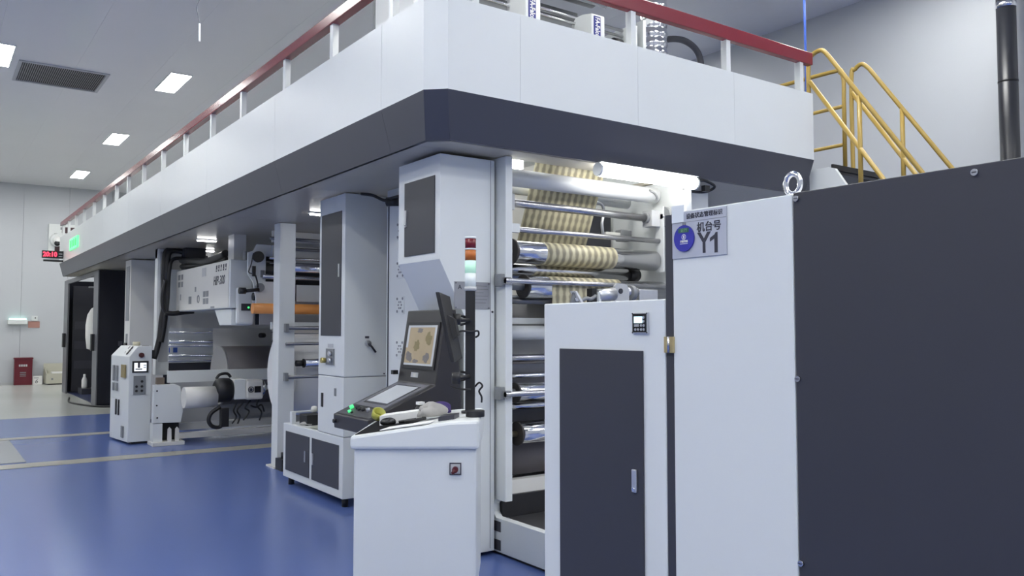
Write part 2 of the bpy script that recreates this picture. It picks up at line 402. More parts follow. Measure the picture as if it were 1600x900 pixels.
# near side plate with low forward skirt
sp = [(6.70, 0.02), (4.0, 0.02), (4.0, 0.258), (4.96, 0.258), (4.995, 0.29), (4.995, 0.35), (4.965, 0.385), (4.84, 0.385), (4.84, 2.845), (6.70, 2.845)]
near = obj('side_plate', ext(sp, 'x', 3.38, 3.44), WHITE, U, bevel=0.003)
obj('plinth', B(3.40, 5.1, 4.05, 6.6, 0.0, 0.02), BLACK, U)
for zz in (0.20, 0.07):
    obj('square_hole', B(3.376, 3.379, 4.897, 4.99, zz - 0.036, zz + 0.036), DARK, near)
far = obj('side_plate', ext([(6.70, 0.02), (4.7, 0.02), (4.7, 2.845), (6.70, 2.845)], 'x', 5.10, 5.16), WHITE, U)
obj('back_panel', B(3.44, 5.10, 6.20, 6.23, 1.7, 2.845), CREAM, U)
obj('back_panel', B(3.44, 5.10, 6.35, 6.38, 0.02, 1.695), LGREY, U)
obj('far_drive_box', B(5.16, 5.55, 4.86, 5.6, 2.05, 2.80), WHITE, U, bevel=0.01)
obj('junction_panel', B(4.68, 5.06, 5.58, 5.62, 2.30, 2.62), DARK, U)
obj('junction_panel', B(4.66, 4.90, 5.56, 5.60, 2.22, 2.30), FASCIA, U)
# ink pan and cross beam
pan = obj('ink_pan', B(3.44, 5.08, 4.1, 5.0, 0.20, 0.235), BLACK, U)
obj('pan_wall', B(3.44, 5.08, 4.96, 5.0, 0.235, 0.40), BLACK, pan)
obj('pan_cover', B(3.46, 5.06, 4.12, 4.95, 0.236, 0.246), DSTEEL, pan)
obj('cross_beam', B(3.44, 5.10, 4.99, 5.06, 0.40, 0.50), CREAM, U)
# upper air tubes
t1 = obj('air_tube', cyl((3.445, 5.02, 2.735), (5.06, 5.02, 2.735), 0.066, 32), TUBEW, U)
obj('tube_cap', cyl((3.452, 4.945, 2.74), (3.452, 4.957, 2.74), 0.028, 20), BLACK, t1)
obj('tube_slit', tube(smooth_path([(4.93, 4.955, 2.76), (4.98, 4.952, 2.745), (5.02, 4.954, 2.71), (5.02, 4.962, 2.69)], 5), 0.010, 8), GREY, t1)
obj('air_tube', cyl((3.445, 5.30, 2.73), (5.0, 5.30, 2.70), 0.05, 28), TUBEW, U)
# slide frame carrying rods and big chrome roller
obj('slide_plate', B(3.497, 3.518, 4.99, 5.05, 2.10, 2.62), WHITE, U)
obj('slide_rail', B(3.460, 3.515, 5.06, 5.10, 2.08, 2.62), DARK, U)
obj('slide_plate', B(5.03, 5.045, 4.90, 4.99, 2.08, 2.63), WHITE, U)
r1 = obj('guide_rod', cyl((3.52, 4.99, 2.537), (5.02, 4.99, 2.530), 0.030, 24), STEEL, U)
obj('rod_block', B(3.500, 3.532, 4.94, 4.989, 2.48, 2.60), LGREY, r1)
obj('rod_block', B(4.93, 5.028, 4.93, 5.04, 2.46, 2.595), LGREY, r1)
obj('rod_collar', cyl((4.905, 4.99, 2.53), (4.93, 4.99, 2.53), 0.042, 20), GREY, r1)
obj('handwheel', cyl((5.046, 4.92, 2.545), (5.075, 4.92, 2.545), 0.085, 28), GREY, U)
obj('hub', cyl((5.03, 4.92, 2.545), (5.085, 4.92, 2.545), 0.022, 16), STEEL, U)
r2 = obj('guide_rod', cyl((3.47, 4.95, 2.335), (5.03, 4.95, 2.340), 0.021, 20), STEEL, U)
obj('rod_block', B(3.442, 3.56, 4.915, 4.955, 2.31, 2.375), WHITE, r2)
obj('rod_clamp', B(5.05, 5.095, 4.82, 4.86, 2.30, 2.35), WHITE, r2)
obj('clamp_knob', cyl((5.03, 4.84, 2.325), (5.05, 4.84, 2.325), 0.022, 14), BLACK, r2)
big = roller(U, 'chill_roller', 3.545, 5.02, 5.00, 2.175, 0.084, CHROME, DISC, 0.098, (0.03, 0.06, GREY), seg=48)
# lower rollers
roller(U, 'roller', 3.45, 4.82, 5.10, 2.055, 0.045, CHROME)
obj('roller_knob', cyl((4.82, 5.10, 2.055), (4.92, 5.10, 2.055), 0.05, 20), BLACK, U)
roller(U, 'roller', 3.45, 4.80, 5.25, 2.03, 0.06, STEEL)
roller(U, 'roller', 3.60, 5.02, 4.92, 1.915, 0.080, CHROME, DISC, 0.088, (0.03, 0.15, GREY), seg=48)
br = obj('rod_bracket', B(3.340, 3.379, 4.845, 4.925, 1.905, 1.995), GREY, U, bevel=0.004)
obj('guide_rod', cyl((3.36, 4.815, 1.945), (5.09, 4.815, 1.945), 0.019, 20), STEEL, U)
obj('rod_foot', B(3.36, 3.40, 4.80, 4.84, 1.92, 1.97), GREY, br)
roller(U, 'roller', 3.45, 5.05, 4.98, 1.81, 0.024, DSTEEL)
roller(U, 'roller', 3.45, 5.05, 5.12, 1.84, 0.018, STEEL)
# middle white roller, lower bars
wt = obj('white_roller', cyl((3.49, 5.0, 1.575), (5.08, 5.0, 1.575), 0.052, 28), TUBEW, U)
obj('white_bar', B(3.445, 5.1, 5.05, 5.10, 1.64, 1.685), WHITE, U)
obj('end_disc', cyl((3.445, 5.0, 1.575), (3.49, 5.0, 1.575), 0.05, 24), BLACK, wt)
roller(U, 'roller', 3.45, 5.05, 5.05, 1.385, 0.028, STEEL)
obj('dark_beam', B(3.45, 5.1, 5.10, 5.20, 1.24, 1.34), DSTEEL, U)
roller(U, 'roller', 3.45, 5.05, 5.0, 1.255, 0.016, CHROME)
roller(U, 'roller', 3.56, 5.05, 4.97, 1.135, 0.066, CHROME, DISC, 0.074, (0.03, 0.11, GREY), seg=40)
br2 = obj('rod_bracket', B(3.340, 3.379, 4.845, 4.925, 1.10, 1.19), GREY, U, bevel=0.004)
obj('rod_foot', B(3.36, 3.40, 4.80, 4.84, 1.115, 1.165), GREY, br2)
obj('guide_rod', cyl((3.36, 4.815, 1.14), (5.09, 4.815, 1.14), 0.019, 20), STEEL, U)
roller(U, 'roller', 3.45, 5.05, 5.05, 1.03, 0.028, CHROME)
obj('dark_beam', B(3.45, 5.1, 5.14, 5.24, 0.90, 1.04), DARK, U)
roller(U, 'roller', 3.58, 5.05, 4.97, 0.835, 0.074, CHROME, DISC, 0.086, (0.022, 0.14, mat('brass_shaft', (0.45, 0.40, 0.30), 0.35, 0.9)), seg=40)
obj('lower_guide', B(3.442, 3.50, 5.1, 5.2, 0.42, 1.0), DARK, U)
# mechanical bits above the small cabinet
m1 = obj('adjuster_motor', cyl((4.05, 4.62, 1.845), (4.20, 4.60, 1.865), 0.048, 24), ALU, U)
obj('motor_flange', ext([(4.19, 1.70), (4.335, 1.70), (4.335, 1.90), (4.31, 1.935), (4.215, 1.945), (4.19, 1.92)], 'y', 4.58, 4.60), LGREY, m1)
obj('bore', cyl((4.245, 4.572, 1.885), (4.245, 4.579, 1.885), 0.020, 20), DARK, m1)
obj('motor_neck', cyl((4.335, 4.62, 1.885), (4.46, 4.63, 1.885), 0.032, 20), ALU, m1)
obj('clamp_ring', cyl((4.37, 4.62, 1.875), (4.41, 4.62, 1.875), 0.058, 24), GREY, m1)
obj('motor_cover', B(4.46, 4.66, 4.60, 4.68, 1.70, 1.905), ALU, m1, bevel=0.006)
obj('motor_bracket', B(3.985, 4.03, 4.60, 4.66, 1.66, 1.90), BLACK, m1)
obj('motor_clip', B(4.03, 4.055, 4.58, 4.62, 1.66, 1.875), WHITE, m1)
g1 = obj('gusset_plate', ext([(3.75, 1.66), (3.92, 1.66), (3.92, 1.74), (3.814, 1.868)], 'y', 4.60, 4.62), GREY, U)
bm = bmesh.new(); prism(bm, [(3.808, 4.58, 1.875), (3.825, 4.58, 1.875), (3.955, 4.58, 1.70), (3.925, 4.58, 1.70)], [(3.808, 4.64, 1.875), (3.825, 4.64, 1.875), (3.955, 4.64, 1.70), (3.925, 4.64, 1.70)])
obj('gusset_edge', bm, PAPER, g1)
obj('gusset_bolt', cyl((3.83, 4.585, 1.815), (3.83, 4.60, 1.815), 0.014, 10), CHROME, g1)
obj('cable', tube(smooth_path([(3.86, 4.6, 1.80), (3.93, 4.6, 1.825), (3.97, 4.6, 1.82), (4.02, 4.6, 1.845)], 6), 0.014, 8), GREY, U)
a1 = obj('sensor_arm', B(4.72, 4.90, 5.26, 5.30, 2.38, 2.43), CREAM, U)
obj('sensor_head', B(4.88, 5.0, 5.24, 5.33, 2.36, 2.46), GREY, a1, bevel=0.01)
obj('sensor_hose', tube(smooth_path([(4.70, 5.28, 2.40), (4.68, 5.27, 2.50), (4.70, 5.27, 2.60), (4.66, 5.26, 2.66), (4.55, 5.26, 2.67)], 6), 0.013, 8), ALU, a1)

# flanges on the near side plate behind the tower
f0 = None
for zz in (2.46, 2.12, 1.81, 1.43):
    dd = zz - 1.81
    f = obj('bearing_flange', B(3.372, 3.38, 6.36, 6.50, zz - 0.075, zz + 0.075), WHITE, near)
    for (dy, dz) in ((-0.05, -0.055), (0.05, -0.055), (-0.05, 0.055), (0.05, 0.055)):
        obj('bolt', cyl((3.368, 6.43 + dy, zz + dz), (3.373, 6.43 + dy, zz + dz), 0.012, 8), INKG, f)
    for k in range(6):
        t = k * math.pi / 3
        obj('bolt', cyl((3.368, 6.43 + 0.03 * math.cos(t), zz + 0.03 * math.sin(t)), (3.373, 6.43 + 0.03 * math.cos(t), zz + 0.03 * math.sin(t)), 0.008, 8), INKG, f)
obj('plate_gap', B(3.376, 3.379, 6.655, 6.675, 0.3, 2.7), DARK, near)
ck = obj('cable_knuckle', cyl((3.30, 6.55, 2.72), (3.37, 6.47, 2.72), 0.04, 14), BLACK, U)
obj('cable', tube(smooth_path([(3.22, 6.9, 2.83), (3.26, 6.75, 2.80), (3.30, 6.6, 2.74), (3.31, 6.45, 2.745), (3.34, 6.2, 2.75)], 6), 0.014, 8), BLACK, U)

# machine lamps
L = thing('machine_lamp', 'glaring white tube lamp under the platform edge above the rollers', 'lamp', (4.6, 4.62, 2.78))
obj('lamp_tube', cyl((4.10, 4.64, 2.795), (5.12, 4.64, 2.795), 0.052, 20), LAMP, L)
obj('lamp_batten', B(4.08, 5.14, 4.60, 4.68, 2.845, 2.849), WHITE, L)
obj('lamp_cap', cyl((4.075, 4.64, 2.795), (4.10, 4.64, 2.795), 0.05, 20), WHITE, L)
obj('lamp_cap', cyl((5.12, 4.64, 2.795), (5.145, 4.64, 2.795), 0.05, 20), WHITE, L)
obj('lamp_wire', tube(smooth_path([(5.14, 4.64, 2.81), (5.25, 4.64, 2.83), (5.4, 4.66, 2.80), (5.36, 4.72, 2.76), (5.2, 4.74, 2.75), (5.08, 4.72, 2.77)], 6), 0.012, 8), BLACK, L)
obj('wire_clip', B(5.28, 5.34, 4.66, 4.70, 2.75, 2.80), BLACK, L)
L2 = thing('inner_machine_lamp', 'bright white lamp inside the unit beside the top of the film', 'lamp', (3.62, 5.3, 2.91))
obj('lamp_tube', B(3.46, 3.83, 5.24, 5.34, 2.865, 3.0), LAMP, L2)
obj('lamp_batten', B(3.451, 3.85, 5.345, 5.40, 2.855, 3.06), WHITE, L2)

# printed film web
def film_strip(name, path, xa, xb, m, label, cat):
    bm = bmesh.new(); uv = bm.loops.layers.uv.new('UVMap'); P = [Vector((0, a, b)) for a, b in path]; L_ = [0]
    for i in range(1, len(P)): L_.append(L_[-1] + (P[i] - P[i - 1]).length)
    rows = [[bm.verts.new((xa, p.y, p.z)), bm.verts.new((xb, p.y, p.z))] for p in P]
    for i in range(len(P) - 1):
        f = bm.faces.new([rows[i][0], rows[i][1], rows[i + 1][1], rows[i + 1][0]]); f.smooth = True
        for lp in f.loops:
            k = i if lp.vert in rows[i] else i + 1
            lp[uv].uv = (lp.vert.co.x, L_[k])
    o = obj(name, bm, m)
    md = o.modifiers.new('thickness', 'SOLIDIFY'); md.thickness = 0.0012
    return tag(o, label, cat)
def arc(cy, cz, r, a0, a1, n=14):
    return [(cy + r * math.cos(math.radians(a0 + (a1 - a0) * i / n)), cz + r * math.sin(math.radians(a0 + (a1 - a0) * i / n))) for i in range(n + 1)]
path = [(5.085, 2.845), (5.16, 2.65), (5.36, 2.18), (5.36, 2.02)] + arc(5.25, 2.03, 0.062, -10, -130) + arc(5.00, 2.175, 0.086, -60, -235, 22)[0:0]
film_strip('printed_film', [(4.98, 3.14), (5.085, 2.848), (5.16, 2.66), (5.25, 2.44), (5.37, 2.16), (5.37, 2.03)], 3.82, 4.53, FILM, 'striped beige printed film hanging from the platform behind the rods', 'film')
film_strip('printed_film', arc(5.0, 2.175, 0.0865, 60, 265, 26) + [(5.25, 2.092)], 3.82, 4.53, FILM, 'striped beige printed film wrapped round the thick upper chrome roller', 'film')
film_strip('printed_film', [(5.25, 1.968), (5.0, 1.993)] + arc(4.92, 1.915, 0.0825, 95, 180, 14) + [(4.8375, 1.80), (4.8375, 1.72), (4.9, 1.64)], 3.80, 4.51, FILM, 'striped beige printed film hanging over the lower chrome roller above the small cabinet', 'film')
film_strip('film_back_web', [(5.18, 1.80), (5.16, 1.3), (5.30, 0.9), (5.28, 0.42)], 3.50, 5.0, FILMG, 'plain grey film web running down behind the lower rollers', 'film')
film_strip('film_lower_web', [(5.06, 0.82), (5.07, 0.52)], 3.52, 5.0, FILMD, 'dark grey film sheet below the lowest chrome roller', 'film')

# ================================================================== OVERHEAD DRIVE CABINET (with sloped underside)
D = thing('drive_cabinet', 'white overhead cabinet with dark door and tapered underside beside the rollers', 'cabinet', (3.14, 4.95, 0))
bm = bmesh.new()
prof = [(2.90, 2.085), (2.90, 2.825), (3.36, 2.825), (3.36, 0.03), (3.10, 0.03), (3.10, 1.70)]
prism(bm, [(p[0], 4.95, p[1]) for p in prof], [(p[0], 5.56, p[1]) for p in prof])
obj('body', bm, WHITE, D, bevel=0.004)
dr = obj('door', B(2.893, 2.9, 5.013, 5.457, 2.135, 2.68), DARK, D, bevel=0.002)
hd = obj('handle', B(2.884, 2.893, 5.415, 5.445, 2.353, 2.476), ALU, dr)
obj('lock', cyl((2.880, 5.43, 2.37), (2.885, 5.43, 2.37), 0.008, 10), CHROME, hd)
pl = obj('name_plate', B(3.02, 3.316, 4.945, 4.95, 1.742, 1.935), PLATE, D)
text('A', 0.045, INK, pl, (3.062, 4.944, 1.895))
for i, wd in enumerate((0.16, 0.17, 0.13, 0.17, 0.16, 0.15)):
    obj('engraved_line', B(3.13, 3.13 + wd, 4.9435, 4.9448, 1.906 - i * 0.024, 1.910 - i * 0.024), mat('engraving', (0.20, 0.20, 0.21), 0.5), pl)
for (a, b) in ((3.03, 1.925), (3.306, 1.925), (3.03, 1.752), (3.306, 1.752)):
    obj('rivet', cyl((a, 4.942, b), (a, 4.945, b), 0.006, 8), DSTEEL, pl)
obj('seam', B(3.322, 3.326, 4.9485, 4.95, 0.05, 2.82), INKG, D)
obj('screw', cyl((3.34, 4.946, 1.725), (3.34, 4.95, 1.725), 0.008, 10), BLACK, D)

# ================================================================== TALL CABINET ON BASE CABINET
T = thing('tall_cabinet', 'tall white cabinet with narrow dark door standing between the units', 'cabinet', (3.3, 7.28, 0))
tp = [(3.10, 6.98), (3.55, 6.98), (3.55, 7.57), (3.10, 7.57)]
obj('upper_body', ext(tp, 'z', 1.17, 2.84), WHITE, T, bevel=0.006)
lb = obj('lower_body', ext(tp, 'z', 0.632, 1.163), WHITE, T, bevel=0.006)
obj('shadow_gap', ext([(3.105, 6.985), (3.545, 6.985), (3.545, 7.565), (3.105, 7.565)], 'z', 1.163, 1.17), INKG, T)
td = obj('door', B(3.094, 3.10, 7.05, 7.51, 1.54, 2.685), DARK, T, bevel=0.002)
obj('handle', B(3.085, 3.094, 7.075, 7.10, 2.08, 2.20), ALU, td)
vp = obj('valve_plate', B(3.090, 3.10, 7.19, 7.37, 1.27, 1.42), GREY, T)
obj('gauge_knob', cyl((3.06, 7.24, 1.375), (3.09, 7.24, 1.375), 0.022, 14), ALU, vp)
obj('gauge_knob', cyl((3.06, 7.24, 1.315), (3.09, 7.24, 1.315), 0.022, 14), ALU, vp)
obj('valve_knob', cyl((3.05, 7.385, 1.31), (3.09, 7.385, 1.31), 0.026, 14), mat('brass_knob', (0.5, 0.42, 0.15), 0.35, 0.6), vp, label='brass coloured valve knob')
obj('data_tag', B(3.096, 3.10, 7.22, 7.34, 1.43, 1.465), LGREY, T)
obj('latch', B(3.092, 3.10, 7.44, 7.48, 0.87, 1.0), BLACK, lb)
obj('small_latch', B(3.094, 3.10, 7.14, 7.18, 0.99, 1.06), GREY, lb)
obj('small_latch', B(3.094, 3.10, 7.14, 7.18, 0.74, 0.82), GREY, lb)
lv = obj('lever_lock', cyl((3.33, 6.95, 1.47), (3.33, 6.98, 1.47), 0.028, 18), CHROME, T)
obj('lever', tube([(3.33, 6.945, 1.47), (3.36, 6.94, 1.435), (3.395, 6.94, 1.39)], 0.010, 8), BLACK, lv)
obj('lock_tag', B(3.305, 3.345, 6.976, 6.98, 1.517, 1.537), INK, T)
obj('screw', cyl((3.50, 6.976, 1.19), (3.50, 6.98, 1.19), 0.007, 8), BLACK, T)

Bc = thing('base_cabinet', 'low white cabinet with two dark doors under the tall cabinet', 'cabinet', (3.4, 7.73, 0))
obj('body', B(3.10, 3.75, 6.985, 8.486, 0.08, 0.628), WHITE, Bc, bevel=0.006)
for (a, b, h0) in ((7.765, 8.405, 7.855), (7.066, 7.70, 7.66)):
    d_ = obj('door', B(3.094, 3.10, a, b, 0.155, 0.552), DARK, Bc, bevel=0.002)
    obj('handle', B(3.084, 3.094, h0 - 0.012, h0 + 0.012, 0.30, 0.408), ALU, d_)
for (a, b) in ((3.16, 7.06), (3.16, 8.40), (3.68, 7.06), (3.68, 8.40)):
    obj('foot', cyl((a, b, 0), (a, b, 0.08), 0.03, 14), BLACK, Bc)
# things on top of the base cabinet
tr = thing('white_frame_stand', 'small white bent frame with pale knob on the base cabinet', 'stand', (3.3, 8.3, 0.628))
obj('upright', B(3.11, 3.15, 8.27, 8.33, 0.628, 0.745), WHITE, tr)
obj('top_bar', B(3.11, 3.40, 8.27, 8.33, 0.745, 0.757), WHITE, tr)
obj('knob', lathe((3.34, 8.25, 0.765), [(0.010, -0.03), (0.034, -0.02), (0.036, 0.01), (0.028, 0.035), (0.005, 0.04)], 18), CREAM, tr)
tag(obj('black_box', B(3.18, 3.62, 8.05, 8.25, 0.628, 0.735), BLACK, bevel=0.006), 'black box under the white frame on the base cabinet', 'box')
pt = tag(obj('oval_tray', lathe((3.26, 7.78, 0.628), [(0.10, 0), (0.14, 0.012), (0.135, 0.012), (0.09, 0.005)], 28), mat('pale_green_tray', (0.55, 0.58, 0.48), 0.5)), 'pale green round dish on the base cabinet', 'dish')
tag(obj('grey_cloth', blob((3.24, 8.12, 0.645), 0.10, 0.08, 0.028, 3, 0.2, 2), RAG), 'crumpled pale cloth beside the white frame stand', 'cloth')

# ================================================================== CONTROL CABINETS AT RIGHT
C2 = thing('small_control_cabinet', 'white control cabinet with dark door and small digital meter', 'cabinet', (2.6, 2.61, 0))
obj('body', B(2.30, 2.88, 2.234, 2.988, 0, 1.715), WHITE, C2, bevel=0.005)
d2 = obj('door', B(2.292, 2.30, 2.351, 2.868, 0.10, 1.516), DARK, C2, bevel=0.002)
h2 = obj('handle', B(2.282, 2.292, 2.381, 2.407, 0.963, 1.052), ALU, d2, bevel=0.003)
obj('lock', cyl((2.277, 2.394, 0.975), (2.283, 2.394, 0.975), 0.007, 12), CHROME, h2)
mt = obj('digital_meter', B(2.29, 2.30, 2.318, 2.406, 1.583, 1.666), ALU, C2, bevel=0.002)
mf = obj('meter_face', B(2.288, 2.29, 2.325, 2.40, 1.588, 1.661), BLACKG, mt)
obj('meter_screen', B(2.2868, 2.288, 2.345, 2.391, 1.624, 1.650), mat('meter_screen_lit', (0.5, 0.75, 0.8), 0.3, emit=0.7, ecol=(0.75, 0.95, 1.0)), mt)
for (a, b) in ((2.338, 1.646), (2.338, 1.631), (2.337, 1.615), (2.351, 1.615), (2.337, 1.599), (2.351, 1.599), (2.368, 1.599), (2.383, 1.599)):
    obj('button', cyl((2.2862, a, b), (2.288, a, b), 0.0055, 12), ALU, mt)
obj('button', B(2.2862, 2.288, 2.363, 2.389, 1.610, 1.620), ALU, mt)
for (a, b) in ((2.322, 1.587), (2.402, 1.587), (2.322, 1.662), (2.402, 1.662)):
    obj('screw', cyl((2.2885, a, b), (2.2905, a, b), 0.003, 8), BLACK, mt)

C1 = thing('large_control_cabinet', 'large control cabinet with white door and dark grey side panel at right', 'cabinet', (2.65, 1.2, 0))
obj('carcass', B(2.312, 3.05, -0.2, 2.188, 0, 2.035), WHITE, C1)
obj('hinge_post', B(2.302, 2.36, 2.193, 2.231, 0, 2.034), DARK, C1)
wd = obj('white_door', B(2.298, 2.312, 1.660, 2.190, 0.03, 2.040), WHITE, C1, bevel=0.004)
dp = obj('dark_panel', B(2.296, 2.312, -0.2, 1.655, 0.03, 2.043), DARK, C1, bevel=0.003)
for (a, b) in ((1.641, 2.022), (1.646, 1.441), (1.646, 0.858), (1.082, 2.021), (0.4, 2.021)):
    s_ = obj('screw', cyl((2.288, a, b), (2.297, a, b), 0.0095, 14), STEEL, dp)
    obj('screw_slot', B(2.2873, 2.2882, a - 0.006, a + 0.006, b - 0.0015, b + 0.0015), INK, s_)
for zz in (1.542, 0.45):
    hg = obj('hinge', B(2.288, 2.298, 2.184, 2.205, zz - 0.03, zz + 0.03, 2.288, 2.302, 2.207, 2.230, zz - 0.03, zz + 0.03), BRASS, C1, label='yellow zinc hinge')
    obj('hinge_pin', cyl((2.288, 2.206, zz - 0.03), (2.288, 2.206, zz + 0.03), 0.006, 12), STEEL, hg)
eb = obj('eye_bolt', tube(smooth_path([(2.345 + 0.0, 1.69 + 0.028 * math.cos(t), 2.082 + 0.034 * math.sin(t)) for t in [2 * math.pi * k / 16 for k in range(16)]], 2, True), 0.0095, 10, closed=True), CHROME, C1)
obj('bolt_collar', cyl((2.345, 1.69, 2.035), (2.345, 1.69, 2.052), 0.018, 16), CHROME, eb)

# status sign
S = thing('status_sign', 'grey machine number sign reading Y1 on the white cabinet door', 'sign', (2.292, 2.057, 1.864))
obj('sign_plate', B(2.293, 2.297, 1.928, 2.187, 1.863, 2.035), SIGN, S, bevel=0.001)
obj('divider_line', B(2.2922, 2.293, 1.928, 2.187, 1.995, 1.997), INKG, S)
text('设备状态管理标识', 0.0215, INK, S, (2.2925, 2.030, 2.015), MX, (0, -0.0, 1), bold=0.0003)
text('机台号', 0.038, INK, S, (2.2925, 2.008, 1.968), MX, bold=0.0006)
text('Y', 0.104, INK, S, (2.2925, 2.031, 1.909), MX, bold=0.002, sx=0.88)
obj('lettering', ext([(1.968, 1.873), (1.9825, 1.873), (1.9825, 1.924), (2.003, 1.914), (2.003, 1.927), (1.982, 1.938), (1.976, 1.946), (1.968, 1.946)], 'x', 2.2918, 2.293), INK, S)
tg = thing('status_tag', 'round blue status tag hanging on the Y1 sign', 'tag', (2.289, 2.122, 1.885))
obj('tag_disc', cyl((2.287, 2.124, 1.936), (2.2925, 2.124, 1.936), 0.049, 40), mat('tag_blue', (0.035, 0.035, 0.34), 0.3), tg)
obj('hook', B(2.288, 2.2925, 2.117, 2.131, 1.982, 1.994), GREY, tg)
obj('green_patch', B(2.2862, 2.287, 2.098, 2.150, 1.957, 1.974), mat('tag_green', (0.03, 0.11, 0.09), 0.4), tg)
text('运行', 0.016, mat('tag_green_text', (0.22, 0.45, 0.22), 0.4), tg, (2.286, 2.122, 1.965), MX)
obj('emblem_ring', tube([(2.2866, 2.123 + 0.0095 * math.cos(t), 1.941 + 0.0095 * math.sin(t)) for t in [2 * math.pi * k / 24 for k in range(24)]], 0.0010, 6, closed=True), PAPER, tg)
obj('emblem_mark', B(2.2862, 2.287, 2.1205, 2.1255, 1.935, 1.947), PAPER, tg)
text('设备状态', 0.0095, PAPER, tg, (2.2865, 2.122, 1.924), MX, bold=0.0003)
obj('emblem_line', B(2.2862, 2.287, 2.104, 2.142, 1.9150, 1.9168), PAPER, tg)
ct = obj('corner_tape', B(2.2905, 2.2925, 2.126, 2.186, 1.998, 2.062), CLEAR); tag(ct, 'clear pale tape patch on the top left corner of the sign', 'tape')

# ================================================================== OPERATOR CART AND CONSOLE
RT = Vector((math.sin(math.radians(54.6257)), -math.cos(math.radians(54.6257)), 0)); FW = Vector((-RT.y, RT.x, 0))
def K(l, d, z): p = RT * l + FW * d; return (p.x, p.y, z)
K0 = K(-0.54, 5.0, 0)
CT = thing('operator_cart', 'white operator console desk with sloping top and red rotary switch', 'desk', (K0[0], K0[1], 0))
bm = bmesh.new(); prism(bm, [K(-0.886, 4.69, 0.11), K(-0.2, 4.69, 0.11), K(-0.2, 5.37, 0.11), K(-0.886, 5.37, 0.11)], [K(-0.886, 4.69, 0.93), K(-0.2, 4.69, 0.93), K(-0.2, 5.37, 0.93), K(-0.886, 5.37, 0.93)])
body = obj('pedestal', bm, WHITE, CT, bevel=0.01)
bm = bmesh.new()
tp2 = [(-0.905, 0.93), (-0.18, 0.93), (-0.18, 1.092), (-0.35, 1.085), (-0.905, 1.004)]
prism(bm, [K(a, 4.66, b) for a, b in tp2], [K(a, 5.40, b) for a, b in tp2])
top = obj('desk_top', bm, WHITE, CT, bevel=0.018)
sw = obj('rotary_switch', cyl(K(-0.317, 4.689, 0.818), K(-0.317, 4.68, 0.818), 0.001), RED, body)
bm = bmesh.new(); prism(bm, [K(-0.35, 4.690, 0.787), K(-0.284, 4.690, 0.787), K(-0.284, 4.690, 0.853), K(-0.35, 4.690, 0.853)], [K(-0.35, 4.682, 0.787), K(-0.284, 4.682, 0.787), K(-0.284, 4.682, 0.853), K(-0.35, 4.682, 0.853)])
obj('switch_plate', bm, INK, sw)
bm = bmesh.new(); prism(bm, [K(-0.344, 4.683, 0.793), K(-0.29, 4.683, 0.793), K(-0.29, 4.683, 0.847), K(-0.344, 4.683, 0.847)], [K(-0.344, 4.68, 0.793), K(-0.29, 4.68, 0.793), K(-0.29, 4.68, 0.847), K(-0.344, 4.68, 0.847)])
obj('switch_inlay', bm, LGREY, sw)
obj('switch_knob', cyl(K(-0.317, 4.682, 0.818), K(-0.317, 4.655, 0.818), 0.017, 18), mat('switch_red', (0.10, 0.015, 0.018), 0.4), sw)
obj('switch_lever', tube([K(-0.317, 4.66, 0.818), K(-0.333, 4.66, 0.797)], 0.010, 8), mat('switch_red', (0, 0, 0)), sw)
for (l, d) in ((-0.83, 4.76), (-0.235, 4.76), (-0.235, 5.33), (-0.83, 5.33)):
    cs = obj('caster', cyl(K(l - 0.015, d, 0.05), K(l + 0.015, d, 0.05), 0.05, 20), BLACK, CT)
    obj('caster_fork', B(K(l, d, 0)[0] - 0.02, K(l, d, 0)[0] + 0.02, K(l, d, 0)[1] - 0.02, K(l, d, 0)[1] + 0.02, 0.085, 0.11), DSTEEL, cs)

CO = thing('operator_console', 'charcoal operator console with tan screen and sloped touch panel behind the white desk', 'console', (2.8, 5.2, 0))
def fv(y): return [(2.356, y, 1.011), (2.856, y, 1.219), (2.939, y, 1.737), (3.02, y, 1.737), (3.07, y, 1.03), (3.07, y, 0.93), (2.362, y, 0.915)]
bm = bmesh.new(); prism(bm, fv(4.925), fv(5.474)); hz = obj('housing', bm, CONS, CO, bevel=0.006)
obj('support_column', B(2.80, 3.06, 5.05, 5.38, 0.0, 0.93), WHITE, CO)
def slab(o_, u_, v_, a0, a1, b0, b1, h0, h1):
    n = u_.cross(v_).normalized(); bm = bmesh.new()
    lo = [o_ + u_ * a + v_ * b + n * h0 for a, b in ((a0, b0), (a1, b0), (a1, b1), (a0, b1))]
    hi = [o_ + u_ * a + v_ * b + n * h1 for a, b in ((a0, b0), (a1, b0), (a1, b1), (a0, b1))]
    prism(bm, lo, hi); return bm
o1 = Vector((2.356, 5.474, 1.011)); u1 = Vector((0, -1, 0)); v1 = (Vector((2.856, 5.474, 1.219)) - o1).normalized()   # length .54, width .55
tpn = obj('touch_panel', slab(o1, u1, v1, 0.05, 0.50, 0.15, 0.525, 0.0, 0.007), mat('touch_panel_grey', (0.16, 0.16, 0.18), 0.25), CO)
obj('panel_inner_frame', slab(o1, u1, v1, 0.105, 0.455, 0.195, 0.485, 0.007, 0.009), mat('touch_panel_dark', (0.05, 0.05, 0.06), 0.25), tpn)
obj('panel_screen', slab(o1, u1, v1, 0.125, 0.435, 0.215, 0.470, 0.009, 0.0105), SCRW, tpn)
obj('key_strip', slab(o1, u1, v1, 0.02, 0.53, 0.02, 0.135, 0.0, 0.002), mat('key_strip_grey', (0.07, 0.07, 0.075), 0.4), CO)
n1 = u1.cross(v1).normalized()
